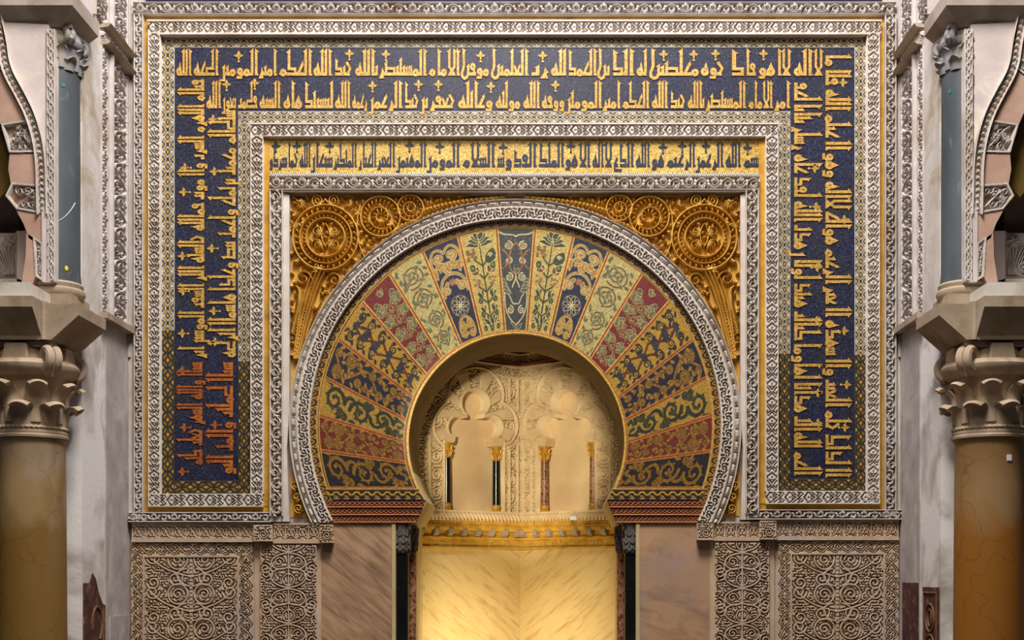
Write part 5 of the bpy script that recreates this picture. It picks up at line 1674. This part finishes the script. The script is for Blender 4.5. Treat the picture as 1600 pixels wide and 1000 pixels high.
    mb = MB(); bx(mb, 2.985, 3.03, -.085, -.075, zb, zt); mb.build('bead', M['stucco_cool'], t)
    mb = MB(); bx(mb, 2.98, 3.03, -.07, -.005, 3.3, 6.4); mb.build('plain_edge', M['stucco_cool'], t)
    # plain pilaster
    mb = MB(); bx(mb, 2.995, 3.03, -1.06, -.69, 3.48, 5.5)
    setp(mb.build('plaster_pilaster', M['plaster'], loc=(X(3), -.9, 3.48)), 'whitewashed flat pilaster between carved strips and blue column on the %s' % side, 'plaster strip')
    # cornices on the side wall
    t = thing('return_cornice', 'slanting double ledge with carved frieze high on the %s return wall' % side, 'cornice', (X(3), -.3, 5.48))
    for z0, z1 in ((5.475, 5.505), (5.60, 5.635)):
        mb = MB()
        plan = [(3.03, z0), (2.95, z0+.01), (2.93, z1), (3.03, z1+.004)]
        n = 4; vs = [(X(x), y, z) for y in (-.66, -.002) for x, z in plan]
        mb.add(vs, [(0, 1, 2, 3), (7, 6, 5, 4)]+[(i, (i+1) % 4, 4+(i+1) % 4, 4+i) for i in range(4)]); mb.build('ledge', M['impost'], t)
    f = vine_band(.64/.005, .095/.005, 77, 30, 1.2)
    Xx = np.pad(f.X, 1, 'edge'); Yy = np.pad(f.Y, 1, 'edge'); D = np.pad(2.98+(1-f.H)*.03, 1, constant_values=3.03)
    gridmesh('carved_strip', np.stack([sg*D, -.65+Xx*.005, 5.506+Yy*.005], -1), M['stucco_cool'], t)
    t = thing('upper_carving', 'carved scroll strips above the slanting ledges at the top %s corner' % side, 'carved pilaster', (X(3), -.3, 5.64))
    for (y0, y1, sd) in ((-.42, -.08, 60), (-.80, -.52, 61)):
        f = vine_band(.62/.005, (y1-y0)/.0125, sd, 44, 1.4); f.Y = f.Y*2.5
        Xx = np.pad(f.X, 1, 'edge'); Yy = np.pad(f.Y, 1, 'edge'); D = np.pad(2.985+(1-f.H)*.06, 1, constant_values=3.03)
        gridmesh('carved_strip', np.stack([sg*D, y0+Yy*.005, 5.64+Xx*.005], -1), M['stucco_cool'], t)
    mb = MB(); mb.lathe(X(3.0), -.47, [(.036, 5.64), (.036, 6.3)], 14); mb.build('bead', M['stucco_cool'], t, sm=True)
    t = thing('lower_ledge', 'thin slanting ledge under the carved strips of the %s return wall' % side, 'ledge', (X(3), -.3, 3.49))
    mb = MB(); bx(mb, 2.94, 3.03, -.70, -.004, 3.475, 3.52); mb.build('ledge', M['impost'], t)

    # ---- lower impost: cross-shaped block with sloping undersides
    t = thing('impost', 'cross shaped stone impost with sloping dark undersides above the big %s column' % side, 'impost', (X(3.2), -1.3, 3.2))
    def wedge_side(name, z_e, z_b, zt_, y0, y1, xe, xb, mat):
        # arm running along y; outer lower edge xe/z_e, inner bottom xb/z_b
        sec = [(xe, zt_), (xe, z_e), (xb, z_b), (3.5, z_b), (3.5, zt_)]
        n = len(sec); vs = [(X(x), y, z) for y in (y0, y1) for x, z in sec]
        MB().add(vs, [tuple(range(n)), tuple(range(2*n-1, n-1, -1))]+[(i, (i+1) % n, n+(i+1) % n, n+i) for i in range(n)]).build(name, mat, t)
    def wedge_front(name, z_e, z_b, zt_, ye, yb, xi, mat):
        sec = [(ye, zt_), (ye, z_e), (yb, z_b), (-.9, z_b), (-.9, zt_)]
        n = len(sec); vs = [(X(x), y, z) for x in (xi, 4.3) for y, z in sec]
        MB().add(vs, [tuple(range(n)), tuple(range(2*n-1, n-1, -1))]+[(i, (i+1) % n, n+(i+1) % n, n+i) for i in range(n)]).build(name, mat, t)
    wedge_side('arm', 3.31, 3.15, 3.385, -1.61, -1.09, 2.82, 3.0, M['impost'])
    wedge_front('arm', 3.335, 3.15, 3.405, -1.76, -1.585, 3.065, M['impost'])
    mb = MB(); bx(mb, 3.03, 3.5, -1.60, -.9, 3.15, 3.40); mb.build('core', M['impost'], t)
    mb = MB(); mb.lathe(X(3.055), -1.60, [(.02, 3.15), (.02, 3.40)], 10); mb.build('rib', M['impost'], t, sm=True)
    # ---- small blue column with base and capital
    cx, cy = X(3.115), -1.20
    t = thing('blue_column', 'slender blue grey marble column half buried at the %s pier corner' % side, 'column', (cx, cy, 3.43))
    mb = MB().lathe(cx, cy, [(.17, 3.50), (.178, 3.515), (.185, 3.53), (.182, 3.55), (.165, 3.565), (.172, 3.59), (.160, 3.605)], 36)
    mb.build('base', M['impost'], t, sm=True)
    mb = MB(); bx(mb, 2.955, 3.32, -1.37, -1.03, 3.385, 3.505); mb.build('plinth', M['impost'], t)
    MB().lathe(cx, cy, [(.158, 3.60), (.150, 3.68), (.149, 4.4), (.146, 5.04)], 36).build('shaft', M['blue'], t, sm=True)
    capital(t, cx, cy, .148, 5.03, 5.325, M['capital_grey'], sg, small=True)
    if sg < 0:
        mb = MB(); mb.tube([(cx+.152*math.sin(a), cy-.152*math.cos(a), 3.98+.17*q*q) for q, a in [(k/12, -.05+1.25*k/12) for k in range(13)]], .0025, 5)
        mb.build('scratch', M['white'], t)
    # ---- upper impost
    t = thing('upper_impost', 'chamfered stone block above the blue column at the top %s' % side, 'impost', (X(3.2), -1.2, 5.38))
    vs = [(3.03, -1.36, 5.31), (4.3, -1.36, 5.31), (4.3, -.98, 5.31), (3.03, -.98, 5.31), (2.91, -1.48, 5.40), (4.3, -1.48, 5.40), (4.3, -.98, 5.40), (2.91, -.98, 5.40),
          (2.91, -1.48, 5.50), (4.3, -1.48, 5.50), (4.3, -.98, 5.50), (2.91, -.98, 5.50)]
    MB().add([(X(x), y, z) for x, y, z in vs], [(0, 1, 2, 3), (0, 4, 5, 1), (1, 5, 6, 2), (2, 6, 7, 3), (3, 7, 4, 0), (4, 8, 9, 5), (5, 9, 10, 6), (6, 10, 11, 7), (7, 11, 8, 4), (8, 11, 10, 9)]).build('block', M['impost_grey'], t)
    mb = MB(); bx(mb, 2.95, 4.3, -1.43, -.98, 5.50, 6.6); mb.build('pier', M['lilac'], t)

    # ---- big column
    cx, cy = X(3.236), -1.35
    t = thing('big_column', ('massive brown veined marble column at the left edge' if sg < 0 else 'massive golden brown marble column at the right edge'), 'column', (cx, cy, 0))
    MB().lathe(cx, cy, [(.32, 0), (.32, .12), (.29, .15), (.31, .20), (.29, .25), (.245, .28), (.25, .32), (.235, .34)], 48).build('base', M['capital'], t, sm=True)
    MB().lathe(cx, cy, [(.232, .33), (.231, 1.2), (.224, 2.2), (.219, 2.485), (.224, 2.50), (.236, 2.515)], 56).build('shaft', M['shaft' if sg < 0 else 'shaft_gold'], t, sm=True)
    ring_ = MB().lathe(cx, cy, [(.222, 2.512), (.243, 2.520), (.246, 2.535), (.236, 2.545), (.240, 2.555), (.237, 2.57), (.222, 2.575)], 56)
    ring_.build('necking_ring', M['capital'], t, sm=True)
    # cable moulding
    nA, nB = 420, 12
    A = np.linspace(0, 2*PI, nA); B = np.linspace(0, 2*PI, nB)
    AA, BB = np.meshgrid(A, B)
    rr = .017*(1-.28*(.5+.5*np.cos(AA*46+BB)))
    gridmesh('cable', np.stack([cx+(.228+rr*np.cos(BB))*np.cos(AA), cy+(.228+rr*np.cos(BB))*np.sin(AA), 2.585+rr*np.sin(BB)], -1), M['capital'], t)
    capital(t, cx, cy, .222, 2.585, 3.152, M['capital'], sg, small=False)
    if sg > 0:
        a = -PI/2+.27
        mb = MB(); r0, r1 = .2185, .2275
        vs = []
        for z in (2.36, 2.40):
            for r in (r0, r1):
                for aa in (a-.075, a+.075): vs.append((cx+r*math.cos(aa), cy+r*math.sin(aa), z))
        mb.add(vs, [(0, 1, 3, 2), (6, 7, 5, 4), (0, 4, 5, 1), (2, 3, 7, 6), (0, 2, 6, 4), (1, 5, 7, 3)])
        o = mb.build('paper_tag', M['white'], loc=(cx+.22*math.cos(a), cy+.22*math.sin(a), 2.36)); setp(o, 'tiny white square tag stuck on the right big column', 'tag')
    # coloured dots
    for (nm, zz, r_, aa) in ((('green_dot', 4.93, .1475, -PI/2+sg*-1*.62), ('yellow_dot', 3.69, .1505, -PI/2+sg*-1*.75)) if sg < 0 else (('green_dot', 4.90, .1475, -PI/2+sg*-1*.95),)):
        x, y = X(3.115)+r_*math.cos(aa), -1.20+r_*math.sin(aa)
        nx, ny = math.cos(aa), math.sin(aa)
        mb = MB(); n = 14
        vs = []
        for o_ in (-.006, .0025):
            for i in range(n):
                w = 2*PI*i/n; vs.append((x+nx*o_-ny*.012*math.cos(w), y+ny*o_+nx*.012*math.cos(w), zz+.016*math.sin(w)))
        mb.add(vs, [tuple(range(n))[::-1], tuple(range(n, 2*n))]+[(i, (i+1) % n, n+(i+1) % n, n+i) for i in range(n)])
        setp(mb.build(nm, M['green' if 'green' in nm else 'yellow'], loc=(x, y, zz)), '%s sticker on the blue column shaft at the %s' % (nm.split('_')[0], side), 'sticker')

    # ---- polylobed arch, face plane 8.6 m from the eye
    D = 8.6; y0 = D-CD; yb = y0+.42
    t = thing('lobed_arch', 'polylobed side arch of plain pink and carved wedges leaving the frame on the %s' % side, 'arch', (X(3.4), y0, 3.45))
    def plain(poly, mat, name='wedge', y=y0, y1=yb, dd=D):
        mb = MB(); mb.prism(prp(poly, dd), y, y1); return mb.build(name, mat, t)
    hood = [(1526, 336), (1527, 300), (1528, 262), (1531, 232), (1537, 205), (1547, 176), (1561, 148), (1577, 118), (1584, 96), (1588, 70), (1594, 40), (1601, 10), (1612, -30), (1630, -75), (1656, -120)]
    # wedges outer->inner
    plain([(1520, 334), (1568, 328), (1556, 350), (1548, 372), (1536, 380), (1520, 384)], M['pink'])
    plain([(1530, 240), (1578, 240), (1580, 264), (1576, 288), (1526, 290)], M['pink'])
    plain([(1583, 105), (1626, 140), (1606, 162), (1592, 194), (1546, 186), (1556, 155)], M['pink'])
    plain([(1598, 8), (1650, 20), (1640, 70), (1634, 96), (1585, 92)], M['pink'])
    plain([(1640, -90), (1690, -50), (1664, -20), (1652, 22), (1604, 6), (1616, -40)], M['pink'])
    plain([(1514, 326), (1527, 326), (1526, 441), (1514, 441)], M['lilac'], 'jamb', y0-.012)
    plain([(1512, 340), (1560, 345), (1556, 441), (1512, 441)], M['pink'], 'backing', y0+.07)
    plain([(1540, 372), (1552, 364), (1553, 400), (1560, 448), (1544, 448), (1537, 430)], M['pink'], 'jamb')
    def carved(poly, seed):
        P = np.array([pr(u, v, D) for u, v in poly]); P[:, 0] *= sg
        x0, x1, z0, z1 = P[:, 0].min(), P[:, 0].max(), P[:, 1].min(), P[:, 1].max()
        f = Field((x1-x0)*200, (z1-z0)*200, .55, fill=.12)
        rng = random.Random(seed)
        cxx, czz = (P[:, 0].mean()-x0)*200, (P[:, 1].mean()-z0)*200
        f.raise_(bez((0, f.h*.1), (f.w*.5, f.h*.2), (f.w*.4, f.h*.7), (f.w, f.h*.9), 20), 1.8, val=1)
        for k in range(11):
            bx_, bz_ = f.w*(.12+.76*((k*.37+.1*seed) % 1)), f.h*(.12+.76*((k*.61+.2) % 1))
            a0 = rng.uniform(0, 6.3)
            for j in range(4):
                f.raise_(leafpts(bx_, bz_, a0+(j-1.5)*.5, rng.uniform(9, 14), .6), 1.9, val=.7+.3*(k % 3)/2, prof='leaf', bw=1.5)
        for k in range(5): f.raise_(spiral(rng.uniform(8, f.w-8), rng.uniform(8, f.h-8), 6, 1.3, rng.uniform(0, 6), 1, .2), 1.5, val=1)
        # inside the outline, with a raised rim
        Xw, Zw = x0+f.X*.005, z0+f.Y*.005
        n = len(P); ctr = P.mean(0); dmin = np.full(f.X.shape, 9.0)
        for i in range(n):
            p, q = P[i], P[(i+1) % n]; e = q-p; L = np.hypot(*e); nn = np.array([-e[1], e[0]])/L
            if np.dot(ctr-p, nn) < 0: nn = -nn
            dmin = np.minimum(dmin, (Xw-p[0])*nn[0]+(Zw-p[1])*nn[1])
        f.H[dmin < .014] = 1.0; f.H[(dmin >= .014) & (dmin < .02)] = 0.1
        mb = MB(); mb.prism([tuple(p) for p in P], y0+.035, yb); mb.build('wedge_core', M['pink'], t)
        D_ = y0-.008+(1-f.H)*.05
        Xp, Zp, Dp = np.pad(Xw, 1, 'edge'), np.pad(Zw, 1, 'edge'), np.pad(D_, 1, constant_values=y0+.04)
        gridmesh('carved_wedge', np.stack([Xp, Dp, Zp], -1), M['stucco_cool'], t, np.pad(dmin > -.002, 1, 'edge'))
    carved([(1546, 187), (1591, 194), (1578, 239), (1531, 238)], 1)
    carved([(1529, 289), (1574, 286), (1584, 306), (1567, 327), (1521, 335)], 2)
    carved([(1586, 92), (1633, 97), (1628, 138), (1583, 104)], 3)
    carved([(1526, 380), (1541, 369), (1537, 432), (1525, 440)], 4)
    plain([(1519, 240), (1570, 200), (1580, 270), (1570, 326), (1550, 372), (1542, 440), (1518, 440)], M['pink'], 'backing', y0+.06)
    # hood moulding: three ribs
    hp = [pr(u, v, D) for u, v in hood]
    def smooth_line(pts, k=5):
        out = []
        for i in range(len(pts)-1):
            p0, p1, p2, p3 = pts[max(i-1, 0)], pts[i], pts[i+1], pts[min(i+2, len(pts)-1)]
            for j in range(k):
                s_ = j/k
                out.append(tuple(.5*((2*p1[c])+(-p0[c]+p2[c])*s_+(2*p0[c]-5*p1[c]+4*p2[c]-p3[c])*s_*s_+(-p0[c]+3*p1[c]-3*p2[c]+p3[c])*s_**3) for c in (0, 1)))
        return out+[pts[-1]]
    hs = smooth_line(hp)
    L = sum(math.dist(a, b) for a, b in zip(hs[:-1], hs[1:]))
    f = Field(L/.005, 15, .6, fill=.15)
    for yy in (1.2, 13.8): f.raise_([(0, yy), (f.w, yy)], 1.6, val=1)
    for q in np.arange(3, f.w, 8.5): f.raise_(leafpts(q, 5.5, .5, 9, .4), 2.0, val=.8, prof='leaf'); f.raise_(leafpts(q+2, 10, -.5, 8, .4), 1.7, val=.8, prof='leaf')
    cum = np.concatenate([[0], np.cumsum([math.dist(a, b) for a, b in zip(hs[:-1], hs[1:])])])
    hx, hz = np.array([p[0] for p in hs]), np.array([p[1] for p in hs])
    tx, tz = np.gradient(hx, cum), np.gradient(hz, cum); tl = np.hypot(tx, tz); tx, tz = tx/tl, tz/tl
    q = f.X*.005
    PX, PZ = np.interp(q, cum, hx), np.interp(q, cum, hz); NX, NZ = np.interp(q, cum, -tz), np.interp(q, cum, tx)
    o = -(f.Y-7.5)*.005
    PX, PZ = PX+NX*-o, PZ+NZ*-o
    D_ = y0-.03+(1-f.H)*.04
    gridmesh('hood_moulding', np.stack([np.pad(sg*PX, 1, 'edge'), np.pad(D_, 1, constant_values=y0+.02), np.pad(PZ, 1, 'edge')], -1), M['stucco_cool'], t)
    # spandrel between hood, blue column and upper impost
    sp = [(1517, 38), (1592, 34), (1586, 70), (1580, 100), (1572, 120), (1557, 146), (1543, 175), (1533, 204), (1527, 232), (1523, 262), (1521, 300), (1521, 372), (1516, 440)]
    plain(sp, M['lilac'], 'spandrel', y0+.004)
    plain([(1592, 36), (1598, 8), (1604, -30), (1620, -75), (1530, -75), (1530, 36)], M['lilac'], 'spandrel', y0+.05)
    f = vine_band((pr(0, 46, D)[1]-pr(0, 440, D)[1])/.005, 11, 81, 18, 1.6)
    zb_ = pr(0, 440, D)[1]; xa = pr(1507, 0, D)[0]
    Xx = np.pad(f.X, 1, 'edge'); Yy = np.pad(f.Y, 1, 'edge'); Dd = np.pad(y0-.012+(1-f.H)*.03, 1, constant_values=yb-.2)
    gridmesh('edge_strip', np.stack([sg*(xa+Yy*.005), Dd, zb_+Xx*.005], -1), M['stucco_cool'], t)
    if sg > 0:
        mb = MB(); rng = random.Random(2)
        for i in range(40):
            z = pr(0, 62+i*5.2, D)[1]; x = pr(1519.5, 0, D)[0]+rng.uniform(-.004, .004)
            w = rng.uniform(.003, .010)
            mb.box(x, x+w, y0-.001, y0+.01, z-rng.uniform(.008, .016), z+.012)
        mb.build('red_paint_line', M['redstucco'], t)
    # lobed soffit recess, seen inside the arch
    mb = MB(); mb.prism(prp([(1604, 196), (1586, 236), (1583, 262), (1590, 284), (1604, 300), (1620, 280), (1640, 240)], D), y0+.12, yb); mb.build('lobe', M['soffit'], t)
    # ---- recess behind the arch with a carved panel
    D2 = 8.95; y2 = D2-CD
    t2 = thing('recess_carving', 'carved leaf panel in a pale frame recessed under the %s side arch' % side, 'carved panel', (X(3.55), y2, 3.4))
    k2 = lambda poly: [(X(a), b) for a, b in (pr(u, v, D2) for u, v in poly)]
    mb = MB(); mb.prism(k2([(1545, 368), (1700, 368), (1700, 448), (1545, 448)]), y2+.03, y2+.2); mb.build('ground', M['lilac'], t2)
    mb = MB(); mb.prism(k2([(1549, 362), (1569, 362), (1569, 441), (1556, 441)]), y2-.02, y2+.1); mb.prism(k2([(1556, 441), (1569, 436), (1700, 436), (1700, 446), (1560, 446)]), y2-.02, y2+.1)
    mb.build('pale_frame', M['lilac'], t2)
    P = np.array([pr(1570, 362, D2), pr(1640, 435, D2)])
    f = Field((P[1, 0]-P[0, 0])*200, (P[0, 1]-P[1, 1])*200, .6, fill=.1)
    f.raise_(spiral(26, 14, 12, 1.9, PI, 1, .12), 2.4, val=1)
    for j in range(6):
        a = j*PI/3; f.raise_(leafpts(13, 52, a, 11, .2), 3.0, val=1, prof='leaf')
    for j in range(8): f.raise_(bez((6+j*2.4, 6), (4+j*3.4, 22), (12+j*3, 34), (4+j*7, 44+(j % 3)*4)), 1.5, val=.9)
    for j in range(12): f.raise_(leafpts(30+j*3, 34+6*math.sin(j), 1.4-.2*j, 15, .5), 2.2, val=.9, prof='leaf')
    f.raise_([(0, 1.5), (f.w, 1.5)], 1.6, val=1); f.raise_([(1, 0), (1, f.h)], 1.4, val=1)
    Xx = np.pad(f.X, 1, 'edge'); Yy = np.pad(f.Y, 1, 'edge'); Dd = np.pad(y2-.02+(1-f.H)*.06, 1, constant_values=y2+.06)
    gridmesh('carving', np.stack([sg*(P[0, 0]+Xx*.005), Dd, P[1, 1]+Yy*.005], -1), M['stucco_cool'], t2)
    mb = MB(); bx(mb, 3.10, 4.3, -1.72, -.9, 3.406, 3.50); o = mb.build('white_slab', M['plaster'], loc=(X(3.6), -1.4, 3.406))
    setp(o, 'white slab sill on top of the %s impost' % side, 'slab')
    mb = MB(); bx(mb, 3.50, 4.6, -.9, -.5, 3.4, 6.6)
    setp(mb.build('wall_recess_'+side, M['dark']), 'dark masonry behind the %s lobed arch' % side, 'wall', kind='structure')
    mb = MB(); bx(mb, 3.30, 4.6, -.9, -.4, 0, 3.4)
    setp(mb.build('wall_outer_'+side, M['plaster']), 'pale wall beyond the %s big column' % side, 'wall', kind='structure')

def capital(t, cx, cy, r, z0, z1, mat, sg, small):
    """leafy capital: bell, two rows of smooth leaves, ring, corner volutes and a notched abacus"""
    h = z1-z0
    MB().lathe(cx, cy, [(r*.97, z0), (r*1.0, z0+.05*h), (r*.96, z0+.35*h), (r*1.02, z0+.6*h), (r*1.12, z0+.78*h), (r*1.0, z0+.92*h)], 40).build('bell', mat, t, sm=True)
    def leaf(a, zb, lh, w0, out):
        nu, nv = 9, 15; vs = []
        for side_ in (0, 1):
            for j in range(nv):
                v = j/(nv-1)
                cur = max(0.0, v-.55)/.45
                rad = r*1.0+.012+.02*v+out*cur**1.8
                zz = zb+lh*(v if v < .85 else .85+.15*math.sin((v-.85)/.15*PI/2)) - out*.42*max(0, (v-.86)/.14)**1.5
                hw = w0*(1.0-.34*v**1.5) if v < .8 else w0*(1.0-.34*v**1.5)*math.sqrt(max(0.03, 1-((v-.8)/.2)**2*.55))
                for i in range(nu):
                    u = -1+2*i/(nu-1)
                    aa = a+u*hw/r
                    rr = rad-.030*u*u*(1-.3*v)-(.022 if side_ else 0)
                    rr = max(rr, r*.98) if side_ == 0 or True else rr
                    vs.append((cx+rr*math.cos(aa), cy+rr*math.sin(aa), zz-.02*u*u*cur-(.012*cur if side_ else 0)))
        m = nu*nv; fs = []
        for s_ in (0, 1):
            for j in range(nv-1):
                for i in range(nu-1):
                    q = [s_*m+j*nu+i, s_*m+j*nu+i+1, s_*m+(j+1)*nu+i+1, s_*m+(j+1)*nu+i]
                    fs.append(tuple(q if s_ == 0 else q[::-1]))
        for j in range(nv-1):
            fs.append((j*nu, (j+1)*nu, m+(j+1)*nu, m+j*nu)); fs.append((j*nu+nu-1, m+j*nu+nu-1, m+(j+1)*nu+nu-1, (j+1)*nu+nu-1))
        fs.append(tuple((nv-1)*nu+i for i in range(nu))+tuple(m+(nv-1)*nu+i for i in range(nu-1, -1, -1)))
        MB().add(vs, fs).build('leaf', mat, t, sm=True)
    nl = 8
    o = r*(.18 if small else .42)
    hid = lambda a: small and sg*math.cos(a) > -.05 and math.sin(a) < .3
    for k in range(nl):
        if not hid(k*2*PI/nl+.12): leaf(k*2*PI/nl+.12, z0+.02*h, h*.31, r*.40, o)
    for k in range(nl):
        if not hid(k*2*PI/nl+.12+PI/nl): leaf(k*2*PI/nl+.12+PI/nl, z0+.06*h, h*.52, r*.36, o*1.05)
    # plump ring under the volutes
    MB().lathe(cx, cy, [(r*1.08, z0+.60*h), (r*(1.12 if small else 1.26), z0+.62*h), (r*(1.16 if small else 1.40), z0+.68*h), (r*(1.18 if small else 1.42), z0+.73*h), (r*(1.1 if small else 1.30), z0+.785*h), (r*1.05, z0+.80*h)], 44).build('ring', mat, t, sm=True)
    for k in range(4):
        a = PI/4+k*PI/2
        if hid(a): continue
        vr = 1.12 if small else 1.30; vs_ = .55 if small else .72
        px, py = cx+r*vr*math.cos(a), cy+r*vr*math.sin(a)
        mb = MB()
        tg = (-math.sin(a), math.cos(a))
        pts = spiral(0, 0, (.095*h/.63+.03)*vs_, 1.5, -PI/2, 1, .15, 26)
        for sd in (-1, 1):
            mb.tube([(px+p[0]*math.cos(a)+tg[0]*sd*r*.12, py+p[0]*math.sin(a)+tg[1]*sd*r*.12, z0+.80*h+p[1]) for p in pts], r*.15, 8, r*.06)
        mb.tube([(px-tg[0]*r*.16, py-tg[1]*r*.16, z0+.80*h), (px+tg[0]*r*.16, py+tg[1]*r*.16, z0+.80*h)], r*.22, 10)
        mb.tube([(px+.02*math.cos(a), py+.02*math.sin(a), z0+.80*h), (px+.05*math.cos(a), py+.05*math.sin(a), z0+.68*h), (px+.03*math.cos(a), py+.03*math.sin(a), z0+.58*h)], r*.14, 8, r*.03)
        mb.build('volute', mat, t, sm=True)
        b = k*PI/2
        mb = MB()
        w, d0, d1 = r*.40, r*.8, r*(1.0 if small else 1.22)
        q = lambda s_, d, z: (cx+d*math.cos(b)-s_*math.sin(b), cy+d*math.sin(b)+s_*math.cos(b), z)
        zz0, zz1 = z0+.76*h, z0+.96*h
        mb.add([q(-w, d0, zz0), q(w, d0, zz0), q(w, d1, zz0), q(-w, d1, zz0), q(-w*.8, d0, zz1), q(w*.8, d0, zz1), q(w*.8, d1*.98, zz1), q(-w*.8, d1*.98, zz1)],
               [(3, 2, 1, 0), (4, 5, 6, 7), (0, 1, 5, 4), (1, 2, 6, 5), (2, 3, 7, 6), (3, 0, 4, 7)])
        mb.build('boss', mat, t, bevel=.008)
    mb = MB(); w = r*1.05
    mb.hprism([(cx-w, cy-w), (cx, cy-w*.86), (cx+w, cy-w), (cx+w*.86, cy), (cx+w, cy+w), (cx, cy+w*.86), (cx-w, cy+w), (cx-w*.86, cy)], z0+.93*h, z1+.004)
    mb.build('abacus', mat, t)
def camera_and_light():
    cd = bpy.data.cameras.new('camera'); co = bpy.data.objects.new('camera', cd); COL.objects.link(co)
    co.location = (CX, -CD, CZ); co.rotation_euler = (PI/2, 0, 0)
    cd.sensor_fit = 'HORIZONTAL'; cd.sensor_width = 36.0; cd.lens = 45.0
    cd.shift_x = (800-850)/1600.0; cd.shift_y = (900-500)/1600.0
    cd.clip_end = 100
    SCN.camera = co
    def area(name, loc, aim, size, power, colr, sy=None, spread=PI):
        l = bpy.data.lights.new(name, 'AREA'); l.energy = power; l.color = colr; l.size = size
        if sy: l.shape = 'RECTANGLE'; l.size_y = sy
        l.spread = spread
        o = bpy.data.objects.new(name, l); COL.objects.link(o); o.location = loc
        o.rotation_euler = (Vector(aim)-Vector(loc)).to_track_quat('-Z', 'Y').to_euler()
        return o
    area('dome_daylight', (0.3, -5.4, 11.0), (0, 0, 3.0), 2.6, 1250, (1.0, .95, .89))
    area('nave_fill', (-1.0, -8.0, 9.0), (0, 0, 2.0), 2.2, 170, (1.0, .86, .70))  # added warm fill from the nave side, no lamp known there
    area('upper_window', (0, -2.2, 8.6), (0, 0, 5.6), 5.0, 130, (.68, .68, 1.0), 1.0)
    area('mihrab_lamp', (-.15, .50, .78), (-.15, 1.6, 1.25), .35, 13, (1.0, .82, .46))
    l = bpy.data.lights.new('niche_spot', 'SPOT'); l.energy = 1900; l.color = (1.0, .90, .68); l.spot_size = math.radians(13.5); l.spot_blend = .4; l.shadow_soft_size = .12
    o = bpy.data.objects.new('niche_spot', l); COL.objects.link(o); o.location = (-.9, -6.0, 3.05)
    o.rotation_euler = (Vector((0.0, 1.4, 2.66))-o.location).to_track_quat('-Z', 'Y').to_euler()
    w = bpy.data.worlds.new('hall'); SCN.world = w; w.use_nodes = True
    bg = w.node_tree.nodes['Background']; bg.inputs[0].default_value = (.86, .84, 1.0, 1); bg.inputs[1].default_value = .035
    SCN.view_settings.view_transform = 'Standard'; SCN.view_settings.look = 'None'
    SCN.view_settings.exposure = 0.0; SCN.view_settings.gamma = 1.0
    SCN.view_settings.use_curve_mapping = False

def set_groups():
    names = dict(colonnette='colonnettes of the niche arcade', corner_column='corner columns of the niche', big_column='big columns at the edges', blue_column='blue columns on the piers',
                 impost='stone imposts', upper_impost='upper imposts', gilded_spandrel='gilded spandrels', dado_carving='carved dado', dado_frieze='dado friezes', blind_marble='blind marble panels',
                 lobed_arch='side arches', marble_slab='marble slabs', carved_niche_wall='carved niche walls', impost_frieze='red impost friezes', carved_pilaster='carved strips of the return walls',
                 return_cornice='return cornices', plaster_pilaster='plaster strips', recess_carving='recess carvings', red_fillets='red fillets', painted_dado='painted dado')
    for o in SCN.objects:
        if o.parent is None:
            n = o.name.split('.')[0]
            if n in names: o['group'] = names[n]

build_materials()
build_wall()
if 'build_niche' in globals(): build_niche()
if 'build_dado' in globals(): build_dado()
if 'build_sides' in globals(): build_sides()
camera_and_light()
set_groups()
